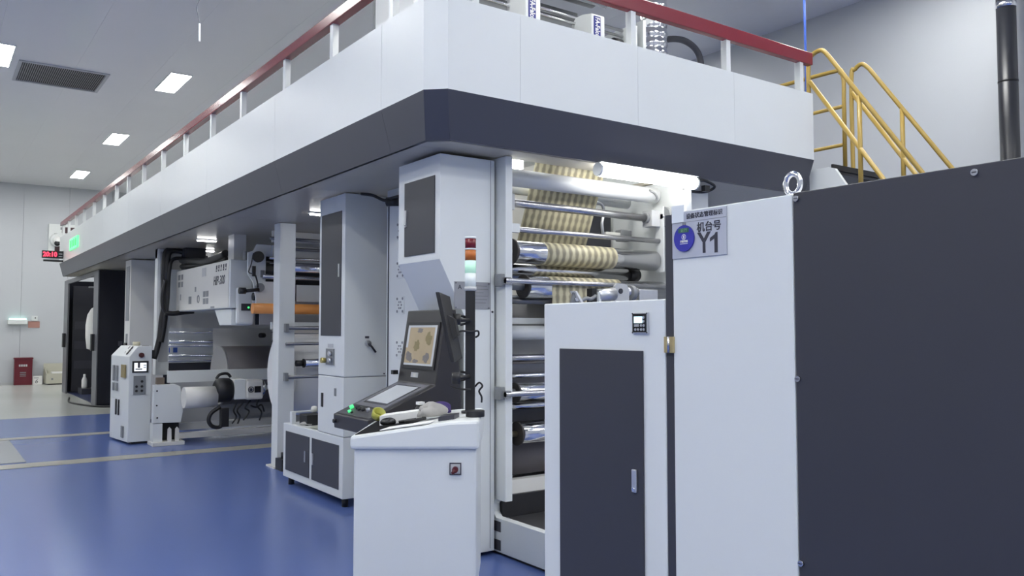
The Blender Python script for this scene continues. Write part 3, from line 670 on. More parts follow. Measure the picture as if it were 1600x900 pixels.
for i, (a, b, m_, rr, hh) in enumerate(((0.10, 0.105, LEDG, 0.015, 0.022), (0.165, 0.055, LEDG, 0.012, 0.016), (0.175, 0.115, BLACK, 0.016, 0.02), (0.235, 0.10, BLACK, 0.015, 0.02), (0.295, 0.10, BLACK, 0.015, 0.02), (0.375, 0.10, ALU, 0.014, 0.026), (0.21, 0.05, BLACK, 0.009, 0.012))):
    c_ = o1 + u1 * a + v1 * b
    obj('push_button', cyl(c_, c_ + n1 * hh, rr, 14), m_, CO)
o2 = Vector((2.856, 5.474, 1.219)); v2 = (Vector((2.939, 5.474, 1.737)) - o2).normalized()  # length .525
bz = obj('screen_bezel', slab(o2, u1, v2, 0.048, 0.51, 0.10, 0.435, 0.0, 0.009), BLACK, CO)
sc = obj('screen', slab(o2, u1, v2, 0.072, 0.488, 0.125, 0.412, 0.009, 0.0105), SCRT, bz)
obj('screen_bar', slab(o2, u1, v2, 0.072, 0.488, 0.398, 0.412, 0.0105, 0.0115), SCRW, bz)
obj('screen_bar', slab(o2, u1, v2, 0.462, 0.488, 0.125, 0.398, 0.0105, 0.0115), SCRW, bz)
obj('screen_bar', slab(o2, u1, v2, 0.072, 0.462, 0.125, 0.139, 0.0105, 0.0115), SCRW, bz)
obj('screen_bar', slab(o2, u1, v2, 0.072, 0.10, 0.25, 0.398, 0.0105, 0.0115), SCRW, bz)
def blotch(a, b, ra, rb, seed, m_):
    rnd = random.Random(seed); n = u1.cross(v2).normalized(); pts = []
    for k in range(18):
        t = 2 * math.pi * k / 18; f = rnd.uniform(0.65, 1.15)
        pts.append(o2 + u1 * (a + ra * f * math.cos(t)) + v2 * (b + rb * f * math.sin(t)))
    bm = bmesh.new(); prism(bm, [p + n * 0.0105 for p in pts], [p + n * 0.0113 for p in pts]); obj('screen_patch', bm, m_, bz)
for q in ((0.25, 0.375, 0.042, 0.020, 1, SCRG), (0.385, 0.318, 0.046, 0.048, 2, SCRO), (0.228, 0.268, 0.044, 0.045, 3, SCRO), (0.135, 0.185, 0.052, 0.042, 4, SCRG), (0.385, 0.178, 0.045, 0.038, 5, SCRG), (0.235, 0.155, 0.042, 0.016, 6, SCRG)):
    blotch(*q)
lbp = obj('label_plate', slab(o2, u1, v2, 0.19, 0.295, 0.04, 0.075, 0.0, 0.002), ALU, CO)
obj('label_mark', slab(o2, u1, v2, 0.225, 0.26, 0.045, 0.07, 0.002, 0.0025), CREAM, lbp)
obj('side_latch', B(2.82, 2.86, 5.474, 5.51, 1.27, 1.30), BLACK, CO)
obj('front_knob', cyl((2.34, 5.44, 0.965), (2.362, 5.44, 0.965), 0.014, 10), BLACK, CO)

# signal pole with side monitor
PO = thing('signal_pole', 'black square pole with red amber and green signal light on the desk', 'signal tower', K(-0.256, 5.1, 1.092))
bm = bmesh.new(); q = 0.029
prism(bm, [K(-0.256 - q, 5.1 - q, 1.10), K(-0.256 + q, 5.1 - q, 1.10), K(-0.256 + q, 5.1 + q, 1.10), K(-0.256 - q, 5.1 + q, 1.10)], [K(-0.256 - q, 5.1 - q, 1.835), K(-0.256 + q, 5.1 - q, 1.835), K(-0.256 + q, 5.1 + q, 1.835), K(-0.256 - q, 5.1 + q, 1.835)])
pole = obj('pole', bm, BLACK, PO, bevel=0.003)
obj('pole_base', cyl(K(-0.256, 5.1, 1.090), K(-0.256, 5.1, 1.102), 0.055, 28), BLACK, PO)
c = K(-0.256, 5.1, 0)
for nm, za, zb, rr, m_ in (('lamp_socket', 1.835, 1.862, 0.037, LGREY), ('white_lens', 1.862, 1.945, 0.034, WHTL), ('green_lens', 1.945, 2.022, 0.0345, GRNL), ('amber_lens', 2.024, 2.088, 0.034, AMBL), ('lens_ring', 2.088, 2.098, 0.0355, WHITE), ('red_lens', 2.098, 2.158, 0.034, REDL), ('lens_cap', 2.158, 2.17, 0.035, WHITE)):
    obj(nm, cyl((c[0], c[1], za), (c[0], c[1], zb), rr, 24), m_, PO)
for zz in (1.655, 1.315):
    ar = obj('arm', tube([K(-0.256, 5.1, zz), K(-0.315, 4.86, zz)], 0.012, 8), BLACK, PO)
    obj('clamp', cyl(K(-0.285, 5.1, zz + 0.02), K(-0.315, 5.08, zz + 0.028), 0.008, 8), BLACK, ar)
    obj('clamp', cyl(K(-0.285, 5.1, zz - 0.02), K(-0.315, 5.08, zz - 0.028), 0.008, 8), BLACK, ar)
    obj('joint', cyl(K(-0.325, 4.84, zz - 0.03), K(-0.325, 4.84, zz + 0.035), 0.026, 14), BLACK, ar)
for pts in ([(-0.34, 5.04, 1.58), (-0.30, 5.03, 1.59), (-0.25, 5.06, 1.585), (-0.21, 5.09, 1.59), (-0.205, 5.1, 1.565), (-0.225, 5.1, 1.55)],
            [(-0.37, 5.04, 1.255), (-0.32, 5.04, 1.24), (-0.25, 5.05, 1.235)],
            [(-0.226, 5.1, 1.25), (-0.20, 5.08, 1.275), (-0.18, 5.07, 1.255), (-0.20, 5.07, 1.225), (-0.185, 5.07, 1.19), (-0.185, 5.07, 1.155)]):
    obj('cable', tube(smooth_path([K(*p) for p in pts], 6), 0.006, 8), BLACK, PO)
MO = thing('side_monitor', 'thin black monitor seen edge-on, tilted on arms beside the signal pole', 'monitor', K(-0.38, 4.9, 1.41))
def Mq(l, d, z): return Vector(K(l, d, z))
nt_, ft_ = Mq(-0.4213, 4.55, 1.805), Mq(-0.384, 4.83, 1.792)
nb_, fb_ = Mq(-0.337, 4.55, 1.419), Mq(-0.309, 4.83, 1.43)
th = Vector(K(0.022, 0, 0)) * 1.0
bm = bmesh.new(); prism(bm, [nt_, ft_, fb_, nb_], [p + th for p in (nt_, ft_, fb_, nb_)])
obj('monitor_shell', bm, BLACK, MO, bevel=0.004)
bm = bmesh.new(); ctr = (nt_ + ft_ + nb_ + fb_) / 4
prism(bm, [ctr + (p - ctr) * 0.9 - th * 0.04 for p in (nt_, ft_, fb_, nb_)], [ctr + (p - ctr) * 0.9 - th * 0.001 for p in (nt_, ft_, fb_, nb_)])
obj('monitor_glass', bm, BLACKG, MO)
bm = bmesh.new(); prism(bm, [ctr + (p - ctr) * 0.35 + th * 1.0 for p in (nt_, ft_, fb_, nb_)], [ctr + (p - ctr) * 0.25 + th * 2.4 for p in (nt_, ft_, fb_, nb_)])
obj('mount_block', bm, BLACK, MO)

# things on the desk
tag(obj('round_tin', cyl(K(-0.215, 4.87, 1.091), K(-0.215, 4.87, 1.128), 0.055, 32), BLACK, bevel=0.003), 'low round black tin at the right end of the desk', 'tin')
def deskz(l): return 1.004 + (l + 0.905) / 0.555 * 0.081 if l < -0.35 else 1.085 + (l + 0.35) / 0.17 * 0.007
c_ = Vector(K(-0.845, 5.28, deskz(-0.845) + 0.052))
tpb = lathe((0, 0, 0), [(0.030, -0.020), (0.042, -0.020), (0.042, 0.020), (0.030, 0.020), (0.030, -0.020)], 28)
bmesh.ops.rotate(tpb, cent=(0, 0, 0), matrix=Matrix.Rotation(math.radians(38), 3, RT + FW * 0.6), verts=tpb.verts[:])
bmesh.ops.translate(tpb, vec=c_, verts=tpb.verts[:])
tag(obj('tape_roll', tpb, TAPE), 'yellow tape roll at the back left corner of the desk', 'tape roll')
def sheet(name, pts, h, m_, label, cat, lift=0.001):
    bm = bmesh.new(); prism(bm, [K(l, d, deskz(l) + lift) for l, d in pts], [K(l, d, deskz(l) + lift + h) for l, d in pts]); return tag(obj(name, bm, m_), label, cat)
MATB = mat('matt_black_mat', (0.018, 0.018, 0.02), 0.95, spec=0.05)
sheet('black_mat', [(-0.88, 4.68), (-0.66, 4.675), (-0.52, 5.0), (-0.55, 5.36), (-0.86, 5.37)], 0.003, MATB, 'dark grey mat on the left end of the desk', 'mat')
sheet('paper_sheet', [(-0.74, 4.675), (-0.46, 4.672), (-0.44, 4.78), (-0.70, 4.79)], 0.004, PAPER, 'white paper sheet along the near edge of the desk', 'paper', 0.005)
sheet('paper_stack', [(-0.79, 4.98), (-0.56, 4.96), (-0.55, 5.10), (-0.78, 5.13)], 0.055, PAPER, 'white folded paper stack behind the black mouse', 'paper', 0.005)
ms = blob(K(-0.72, 4.85, deskz(-0.72) + 0.031), 0.050, 0.032, 0.026, 5, 0.02, 3); tag(obj('computer_mouse', ms, BLACKG), 'black computer mouse on the desk', 'mouse')
for i, (l, d, l2, d2_) in enumerate(((-0.66, 4.86, -0.56, 4.88), (-0.62, 4.83, -0.50, 4.86))):
    tag(obj('black_pen', tube([K(l, d, deskz(l) + 0.02), K(l2, d2_, deskz(l2) + 0.02)], 0.009, 8), BLACK), ('shorter black pen beside the mouse on the desk', 'longer black pen lying between the mouse and the grey cloth')[i], 'pen')
tag(obj('grey_rag', blob(K(-0.47, 4.97, 1.112), 0.095, 0.045, 0.045, 11, 0.32), RAG), 'crumpled grey cloth on the desk below the monitor', 'cloth')
tag(obj('purple_cloth', blob(K(-0.47, 5.20, 1.105), 0.095, 0.055, 0.042, 14, 0.2), PURPLE), 'purple cloth behind the crumpled grey cloth', 'cloth')
sheet('black_pouch', [(-0.42, 4.76), (-0.33, 4.76), (-0.31, 4.90), (-0.40, 4.90)], 0.024, DARK, 'flat dark pouch in front of the crumpled grey cloth', 'pouch')
bb = K(-0.565, 5.14, deskz(-0.565)); tag(obj('black_ball', blob((bb[0], bb[1], bb[2] + 0.032), 0.04, 0.04, 0.05, 2, 0.04), BLACK), 'round black lump beside the purple cloth', 'case')
tag(obj('eraser_block', B(bb[0] - 0.02, bb[0] + 0.02, bb[1] - 0.02, bb[1] + 0.02, bb[2] + 0.083, bb[2] + 0.10), PAPER), 'tiny white block on top of the round black lump', 'block')

# ================================================================== SECOND UNIT (behind the tall cabinet)
V = thing('coating_unit', 'second roller unit with white column and orange roller behind the tall cabinet', 'printing machine', (4.2, 9.8, 0))
obj('column', B(3.37, 3.56, 9.42, 9.62, 0.02, 2.845), WHITE, V, bevel=0.004)
obj('column_foot', B(3.33, 3.60, 9.40, 9.68, 0, 0.02), CREAM, V)
bf = obj('black_foot_block', B(3.34, 3.47, 9.18, 9.39, 0, 0.13), BLACK, V)
obj('foot_bolt', cyl((3.39, 9.28, 0.13), (3.39, 9.28, 0.20), 0.025, 12), BLACK, bf)
obj('side_plate', B(5.10, 5.16, 9.42, 10.9, 0.02, 2.845), WHITE, V)
for (za, zb, yy, m_) in ((2.70, 2.845, 10.25, CREAM), (2.50, 2.66, 10.25, LGREY), (1.96, 2.18, 10.45, WHITE), (1.60, 1.69, 10.25, WHITE), (1.55, 1.59, 10.6, CREAM)):
    obj('cross_panel', B(3.57 if yy < 10.4 else 3.97, 5.09, yy, yy + 0.04, za, zb), m_, V)
obj('dark_backing', B(3.57, 5.09, 10.85, 10.88, 1.66, 2.5), DARK, V)
obj('grey_backing', B(3.57, 5.09, 10.70, 10.72, 1.66, 1.82), LGREY, V)
roller(V, 'roller', 3.45, 5.05, 10.0, 2.86 - 0.14, 0.02, DSTEEL)
roller(V, 'roller', 3.70, 5.05, 10.2, 2.62, 0.018, DSTEEL)
roller(V, 'roller', 3.50, 5.05, 10.15, 2.49, 0.018, STEEL)
roller(V, 'roller', 3.68, 5.05, 10.1, 2.375, 0.055, CHROME, BLACK, 0.056, (0.035, 0.10, BLACK))
roller(V, 'roller', 3.50, 5.05, 10.4, 2.27, 0.03, STEEL)
roller(V, 'orange_roller', 3.36, 5.05, 10.35, 1.860, 0.066, ORANGE, label='bright orange rubber roller')
roller(V, 'roller', 3.45, 5.05, 10.62, 2.02, 0.05, BLACKG)
roller(V, 'roller', 3.45, 5.05, 10.66, 1.96, 0.03, ALU)
for zz in (1.615, 1.045):
    bq = obj('rod_bracket', B(3.43, 3.47, 9.36, 9.419, zz - 0.045, zz + 0.05), GREY, V)
    obj('guide_rod', cyl((3.47, 9.37, zz), (5.05, 9.37, zz), 0.020, 16), DSTEEL, bq)
roller(V, 'roller', 3.45, 5.05, 9.95 - 0.3, 1.40 + 0.22, 0.018, DSTEEL)
roller(V, 'roller', 3.45, 5.05, 9.40, 1.43, 0.018, DSTEEL)
roller(V, 'roller', 3.68, 5.05, 9.42, 1.20, 0.050, CHROME, BLACK, 0.052, (0.035, 0.10, BLACK))
FR = thing('film_reel', 'large pale film roll behind the white column', 'film roll', (4.3, 10.0, 0.5))
ff = obj('film_body', cyl((3.62, 10.02, 1.04), (4.95, 10.02, 1.04), 0.50, 64), FILMW, FR)
obj('core', cyl((3.585, 10.02, 1.04), (3.62, 10.02, 1.04), 0.08, 24), GREY, FR)
# frame plate with knobs beside the HIP head
FP = obj('head_frame', ext([(3.44, 1.87), (3.95, 1.87), (3.95, 2.68), (3.44, 2.68), (3.40, 2.60), (3.33, 2.57), (3.33, 2.30), (3.40, 2.2), (3.44, 2.0)], 'y', 10.45, 10.49), WHITE, V)
obj('window_dark', B(3.555, 3.90, 10.44, 10.449, 2.21, 2.53), BLACKG, FP)
obj('window_glint', B(3.60, 3.90, 10.43, 10.439, 2.44, 2.45), CHROME, FP)
obj('hand_knob', cyl((3.45, 10.40, 2.52), (3.45, 10.45, 2.52), 0.07, 20), BLACK, FP)
obj('hand_knob', cyl((3.475, 10.40, 2.13), (3.475, 10.45, 2.13), 0.055, 20), GREY, FP)
obj('knob_shaft', cyl((3.28, 10.38, 2.08), (3.45, 10.38, 2.10), 0.022, 12), BLACK, FP)
obj('knob_end', cyl((3.20, 10.38, 2.08), (3.28, 10.38, 2.08), 0.04, 14), BLACK, FP)
obj('terminal_box', B(3.38, 3.42, 10.42, 10.45, 2.27, 2.40), BLACK, FP)
obj('terminal_box', B(3.49, 3.53, 10.42, 10.45, 2.26, 2.35), GREY, FP)
obj('cable', tube(smooth_path([(3.38, 10.4, 2.56), (3.35, 10.39, 2.42), (3.32, 10.39, 2.32), (3.36, 10.39, 2.30)], 5), 0.007, 6), BLACK, FP)
obj('cable', tube(smooth_path([(3.41, 10.4, 2.28), (3.43, 10.39, 2.2), (3.44, 10.39, 2.13)], 5), 0.01, 6), BLACK, FP)

# ================================================================== HIP-300 UNIT
HU = thing('coating_machine', 'white box shaped machine head lettered HIP-300 hanging in the rear unit', 'machine head', (3.4, 12.2, 1.87))
obj('head_body', ext([(10.76, 1.87), (13.5, 1.87), (13.5, 2.50), (10.76, 2.50)], 'x', 3.20, 3.49), WHITE, HU, bevel=0.012)
hs = obj('side_cover', B(3.194, 3.20, 10.80, 13.49, 1.88, 2.49), CREAM, HU, bevel=0.002)
bm = bmesh.new(); prism(bm, [(3.23, 10.80, 1.865), (3.23, 11.55, 1.865), (3.23, 11.30, 1.65), (3.23, 10.80, 1.65)], [(3.49, 10.80, 1.865), (3.49, 11.55, 1.865), (3.49, 11.30, 1.65), (3.49, 10.80, 1.65)])
obj('lower_cover', bm, WHITE, HU, bevel=0.01)
obj('nose_cover', B(3.27, 3.50, 10.70, 10.76, 1.66, 2.14), WHITE, HU, bevel=0.03)
mp = obj('power_module', B(3.33, 3.45, 10.69, 10.70, 1.84, 1.93), DARK, HU)
obj('power_led', cyl((3.42, 10.682, 1.88), (3.42, 10.69, 1.88), 0.014, 12), LEDG, mp)
text('HIP-300', 0.165, INK, hs, (3.193, 11.23, 2.245), MX, shear=0.25, bold=0.003, sx=0.95)
for i in range(5):
    g = obj('printed_glyph', ext([(11.38 - i * 0.105, 2.37), (11.325 - i * 0.105, 2.37), (11.31 - i * 0.105, 2.455), (11.365 - i * 0.105, 2.455)], 'x', 3.1925, 3.1938), INK, hs)
    obj('glyph_gap', ext([(11.362 - i * 0.105, 2.385 + 0.01 * (i % 2)), (11.33 - i * 0.105, 2.385 + 0.01 * (i % 2)), (11.33 - i * 0.105, 2.40 + 0.01 * (i % 3)), (11.362 - i * 0.105, 2.40 + 0.01 * (i % 3))], 'x', 3.1915, 3.1925), CREAM, g)
for (ya, yb, za, zb) in ((11.86, 11.98, 2.05, 2.13), (11.72, 11.83, 2.05, 2.13), (11.86, 11.98, 1.95, 2.03), (11.72, 11.83, 1.95, 2.03), (13.25, 13.38, 2.35, 2.43), (13.1, 13.2, 2.35, 2.43), (13.25, 13.38, 2.24, 2.32), (13.1, 13.2, 2.24, 2.32), (12.6, 12.75, 1.97, 2.08), (13.2, 13.25, 2.04, 2.13), (11.42, 11.6, 1.885, 1.91), (12.35, 12.42, 2.14, 2.21)):
    obj('vent_plate', B(3.1915, 3.194, ya, yb, za, zb), GREY, hs)
obj('badge', B(3.1915, 3.194, 11.85, 12.05, 2.34, 2.46), LGREY, hs)
obj('seal_ring', tube([(3.193, 12.22 + 0.05 * math.cos(t), 2.03 + 0.05 * math.sin(t)) for t in [2 * math.pi * k / 20 for k in range(20)]], 0.008, 6, closed=True), INKG, hs)
obj('hanger', B(3.30, 3.46, 10.95, 11.2, 2.50, 2.849), CREAM, HU)
obj('hanger', B(3.25, 3.55, 13.2, 13.45, 2.50, 2.849), DARK, HU)
obj('head_hose', tube(smooth_path([(3.22, 13.3, 2.66), (3.24, 12.6, 2.60), (3.26, 12.0, 2.56), (3.30, 11.3, 2.62)], 6), 0.05, 10), BLACK, HU)
obj('head_hose', tube(smooth_path([(3.22, 13.3, 2.56), (3.28, 12.6, 2.545), (3.30, 12.0, 2.54), (3.32, 11.3, 2.54)], 6), 0.035, 10), BLACK, HU)
obj('top_valve', cyl((3.42, 10.85, 2.50), (3.42, 10.85, 2.62), 0.03, 12), LGREY, HU)

R = thing('rear_unit', 'rear unwinding unit with white frame, rods, motor and cables', 'unwinder', (3.4, 12.6, 0))
obj('post', B(2.93, 3.12, 13.57, 13.75, 0.9, 2.845), WHITE, R, bevel=0.004)
obj('post_inner', B(2.965, 3.10, 13.560, 13.569, 1.1, 2.80), LGREY, R)
obj('cross_top', B(2.93, 4.8, 13.60, 13.75, 2.70, 2.845), LGREY, R)
obj('back_wall', B(3.12, 5.1, 14.6, 14.64, 0.9, 2.6), WHITE, R)
obj('head_carrier', B(3.12, 5.1, 13.72, 13.80, 1.62, 1.86), CREAM, R)
obj('far_plate', B(5.1, 5.16, 11.5, 14.6, 0.02, 2.845), WHITE, R)
for (yy, zz, rr, m_) in ((13.95, 1.55, 0.013, CHROME), (13.95, 1.40, 0.024, CHROME), (13.95, 1.335, 0.018, CHROME), (13.95, 1.175, 0.02, CHROME), (13.95, 1.10, 0.018, STEEL)):
    roller(R, 'guide_roller', 3.12, 5.05, yy, zz, rr, m_, seg=16)
obj('dark_beam', B(3.12, 5.05, 14.0, 14.1, 0.93, 1.06), DARK, R)
obj('blue_part', B(3.22, 3.42, 14.3, 14.35, 1.22, 1.30), BLUEH, R)
obj('white_part', B(3.30, 3.34, 14.25, 14.29, 1.22, 1.33), WHITE, R)
obj('cross_beam', B(2.83, 4.9, 12.30, 12.40, 0.85, 1.013), WHITE, R, bevel=0.003)
cvr = obj('spindle_cover', ext([(2.62, 0.31), (2.98, 0.30), (3.01, 0.45), (2.97, 0.80), (2.90, 0.835), (2.62, 0.83)], 'y', 12.20, 12.32), WHITE, R, bevel=0.005)
for (a, b) in ((2.66, 0.75), (2.66, 0.55), (2.67, 0.38)):
    obj('cover_screw', cyl((a, 12.195, b), (a, 12.20, b), 0.012, 8), BLACK, cvr)
obj('wood_block', B(2.66, 2.76, 12.22, 12.30, 0.84, 0.93), mat('brown_block', (0.20, 0.16, 0.12), 0.6), R)
obj('leg', B(2.62, 2.74, 12.2, 12.4, 0.05, 0.30), WHITE, R)
ft = obj('foot_plate', B(2.60, 3.02, 12.12, 12.45, 0, 0.05), CREAM, R, bevel=0.004)
for a in (2.80, 2.90):
    obj('fork', ext([(a, 0.05), (a + 0.055, 0.05), (a + 0.05, 0.22), (a + 0.027, 0.245), (a + 0.005, 0.22)], 'y', 12.16, 12.19), CREAM, ft)
obj('dark_gap', B(2.74, 3.0, 12.38, 12.42, 0.05, 0.30), BLACK, R)
obj('floor_rail', B(2.95, 5.1, 12.30, 12.42, 0.06, 0.14), CREAM, R, bevel=0.003)
obj('floor_rail', B(2.85, 5.1, 12.45, 12.55, 0.16, 0.26), LGREY, R)
obj('lower_panel', B(3.02, 5.1, 13.0, 13.03, 0.10, 0.84), LGREY, R)
# unwinding spindle
SP = obj('spindle_tube', cyl((2.95, 11.95, 0.66), (3.38, 11.95, 0.66), 0.145, 32), CREAM, R)
obj('drum', lathe((3.365, 11.95, 0.74), [(0.12, 0), (0.168, 0.03), (0.172, 0.12), (0.168, 0.20), (0.14, 0.235)], 32, 'x'), BLACK, SP)
m2 = obj('motor', B(3.60, 3.765, 11.82, 12.08, 0.61, 0.895), WHITE, SP, bevel=0.012)
obj('motor', B(3.765, 4.01, 11.80, 12.08, 0.60, 0.88), CREAM, SP, bevel=0.03)
obj('motor_logo', tube([(3.83 + 0.038 * math.cos(t), 11.796, 0.745 + 0.038 * math.sin(t)) for t in [2 * math.pi * k / 20 for k in range(20)]], 0.006, 6, closed=True), INK, m2)
obj('motor_logo_mark', ext([(3.815, 0.72), (3.845, 0.72), (3.85, 0.75), (3.83, 0.77), (3.812, 0.755)], 'y', 11.792, 11.80), INK, m2)
obj('motor_window', B(3.88, 3.97, 11.792, 11.80, 0.70, 0.79), BLACKG, m2)
obj('chuck', lathe((4.01, 11.95, 0.755), [(0.11, 0), (0.115, 0.04), (0.10, 0.05), (0.045, 0.06), (0.03, 0.15), (0.012, 0.19)], 28, 'x'), CHROME, SP)
lp = obj('drag_chain', tube(smooth_path([(3.42, 11.85, 0.52), (3.30, 11.85, 0.44), (3.265, 11.85, 0.34), (3.31, 11.85, 0.26), (3.40, 11.85, 0.235), (3.46, 11.85, 0.28)], 6), 0.028, 10), BLACK, R)
obj('chain_box', B(3.42, 3.53, 11.80, 11.90, 0.24, 0.50), BLACK, R, bevel=0.01)
for i, pts in enumerate((((3.66, 0.56), (3.62, 0.45), (3.66, 0.36), (3.60, 0.27)), ((3.76, 0.55), (3.68, 0.45), (3.72, 0.36), (3.69, 0.26)), ((3.88, 0.58), (3.80, 0.48), (3.86, 0.42), (3.78, 0.30)), ((4.02, 0.6), (3.98, 0.5), (4.05, 0.4), (4.02, 0.28)), ((3.9, 0.50), (3.98, 0.47), (4.06, 0.50), (4.1, 0.4)))):
    obj('cable', tube(smooth_path([(a, 11.9 + 0.03 * i, b) for a, b in pts], 6), 0.012, 8), BLACK, R)
obj('top_hose', tube(smooth_path([(3.40, 12.0, 0.90), (3.45, 12.0, 0.96), (3.55, 12.0, 0.97), (3.60, 12.0, 0.92)], 6), 0.02, 8), BLACK, R)
# thick black cables down the post
for k, pts in enumerate((((3.64, 2.76), (3.45, 2.73), (3.30, 2.80), (3.12, 2.86 - 0.02), (3.02, 2.78), (3.0, 2.55), (3.0, 2.3), (3.01, 1.95), (2.98, 1.75), (2.96, 1.5), (2.92, 1.3), (2.88, 1.15)),
                         ((3.60, 2.74), (3.40, 2.75), (3.2, 2.81), (3.06, 2.77), (3.04, 2.5), (3.04, 2.2), (3.03, 1.9), (3.0, 1.6), (2.97, 1.4)),
                         ((3.44, 2.68), (3.25, 2.70), (3.1, 2.66), (3.06, 2.45), (3.05, 2.1), (3.03, 1.85)),
                         ((3.0, 2.35), (2.965, 2.15), (2.97, 1.95), (3.02, 1.85)),
                         ((3.0, 1.85), (3.12, 1.84), (3.25, 1.86), (3.42, 1.88)))):
    obj('thick_cable', tube(smooth_path([(a, 13.46 - 0.03 * k, b) for a, b in pts], 6), (0.042, 0.040, 0.028, 0.026, 0.040)[k], 10), BLACK, R)
FD = thing('film_roll', 'large dark grey film roll with pale end behind the white cross beam', 'film roll', (4.2, 12.92, 0.46))
obj('film_body', cyl((3.72, 12.92, 0.90), (4.75, 12.92, 0.90), 0.44, 64), FILMD, FD)
obj('roll_end', cyl((3.690, 12.92, 0.90), (3.72, 12.92, 0.90), 0.44, 64), FILMG, FD)
film_strip('film_rear_web', [(13.66, 1.615), (13.60, 1.10), (13.5, 0.95)], 3.80, 4.75, FILMW, 'pale grey film web standing above the dark film roll', 'film')
hk = tag(obj('web_sensor', cyl((4.52, 13.50, 1.50), (4.60, 13.55, 1.50), 0.04, 14), BLACK), 'small black sensor in front of the pale rear web', 'sensor')

# operator pedestal in front of the rear unit
PD = thing('operator_pedestal', 'white pedestal control box with small display in front of the rear unit', 'control box', (2.45, 12.9, 0))
bm = bmesh.new()
lo = [(2.36, 12.53), (2.66, 12.55), (2.66, 13.36), (2.27, 13.36)]
pr1 = [(2.36, 12.53, 0.03), (2.36, 12.53, 1.22), (2.47, 12.537, 1.363), (2.66, 12.55, 1.363), (2.66, 12.55, 0.03)]
pr2 = [(2.27, 13.36, 0.03), (2.27, 13.36, 1.22), (2.40, 13.36, 1.363), (2.66, 13.36, 1.363), (2.66, 13.36, 0.03)]
prism(bm, pr1, pr2); obj('body', bm, WHITE, PD, bevel=0.008)
ds = obj('display_frame', B(2.40, 2.612, 12.524, 12.535, 0.993, 1.155), BLACK, PD)
obj('display', B(2.425, 2.585, 12.5225, 12.524, 1.015, 1.130), SCRB, ds)
for (a, b, c1, d1) in ((2.47, 2.50, 1.06, 1.13), (2.44, 2.53, 1.035, 1.05), (2.545, 2.58, 1.09, 1.10), (2.545, 2.58, 1.06, 1.07)):
    obj('display_mark', B(a, b, 12.5215, 12.5225, c1, d1), INK, ds)
es = obj('stop_button', cyl((2.515, 12.50, 1.238), (2.515, 12.54, 1.238), 0.034, 20), mat('stop_button_dark', (0.06, 0.01, 0.012), 0.35), PD, label='dark red push button')
kp = obj('keypad_plate', B(2.42, 2.578, 12.526, 12.536, 0.687, 0.948), GREY, PD)
for (a, b) in ((2.46, 0.74), (2.53, 0.74), (2.46, 0.80), (2.53, 0.80), (2.53, 0.87)):
    obj('key', cyl((a, 12.52, b), (a, 12.526, b), 0.018, 12), BLACK, kp)
sl = Vector((2.36, 12.6, 1.22))
for i in range(3):
    for j in range(3):
        c_ = Vector((2.385 + 0.028 * i, 12.72 + 0.17 * j, 1.2525 + 0.0364 * i))
        obj('push_button', cyl(c_ - Vector((-0.01, 0, 0.008)), c_ + Vector((-0.02, 0, 0.016)), 0.026, 12), (PAPER if (i, j) == (1, 1) else BLACK), PD)
for (ya, yb, za, zb, m_) in ((13.0, 13.12, 0.86, 1.08, GREY), (13.16, 13.26, 0.86, 1.08, GREY), (13.0, 13.12, 0.72, 0.83, GREY), (13.16, 13.26, 0.72, 0.83, GREY), (12.64, 12.90, 0.92, 1.10, mat('gold_sticker', (0.32, 0.25, 0.11), 0.5)), (12.92, 12.97, 0.38, 0.60, BLACK), (13.04, 13.09, 0.38, 0.60, BLACK), (12.70, 12.82, 0.08, 0.24, GREY)):
    xm = 2.36 - 0.09 * ((ya + yb) / 2 - 12.53) / 0.83
    obj('side_plate_label', B(xm - 0.014, xm + 0.004, ya, yb, za, zb), m_, PD)
obj('beacon', cyl((2.52, 12.9, 1.363), (2.52, 12.9, 1.42), 0.05, 18), mat('cream_beacon', (0.62, 0.58, 0.42), 0.4), PD)
obj('top_slot', B(2.56, 2.65, 12.70, 12.74, 1.36, 1.368), INK, PD)
obj('base_skirt', B(2.42, 2.64, 12.60, 13.30, 0, 0.03), BLACK, PD)
obj('plug', B(2.665, 2.74, 12.75, 12.85, 1.18, 1.30), BLACK, PD)
# white cabinet behind
WC = thing('narrow_white_cabinet', 'narrow tall white cabinet with grey side door beside the dark booth', 'cabinet', (3.3, 16.0, 0))
obj('body', B(2.975, 3.55, 15.83, 16.3, 0.0, 2.835), CREAM, WC, bevel=0.005)
obj('door', B(2.968, 2.975, 15.90, 16.20, 1.75, 2.72), GREY, WC)
obj('latch_strip', B(2.968, 2.975, 16.0, 16.14, 1.25, 1.52), GREY, WC)
obj('latch', B(2.945, 2.968, 15.98, 16.18, 1.30, 1.36), BLACK, WC)
obj('lower_door', B(2.968, 2.975, 15.92, 16.2, 0.9, 1.18), GREY, WC)

# ================================================================== DARK BOOTH
BO = thing('dark_booth', 'dark booth with tall grey framed doorway under the platform', 'booth', (4.1, 21.5, 0))
obj('front_wall', B(2.971, 5.2, 19.02, 19.08, 0.0, 2.84), BOOTH, BO)
obj('back_wall', B(3.9, 3.96, 19.08, 24.0, 0.0, 2.84), BOOTH, BO)
obj('end_wall', B(3.02, 3.9, 24.0, 24.06, 0.0, 2.84), BOOTH, BO)
obj('booth_floor', B(3.03, 3.9, 19.08, 24.0, 0.0, 0.012), mat('booth_floor_blue', (0.02, 0.03, 0.09), 0.4), BO)
jb = obj('door_jamb', B(2.950, 2.970, 19.0, 19.55, 0.0, 2.84), BOOTHG, BO)
obj('pull_handle', B(2.89, 2.950, 19.30, 19.46, 1.15, 1.50), BLACK, jb)
jb2 = obj('door_jamb', B(2.950, 2.985, 23.4, 24.06, 0.0, 2.84), BOOTHG, BO)
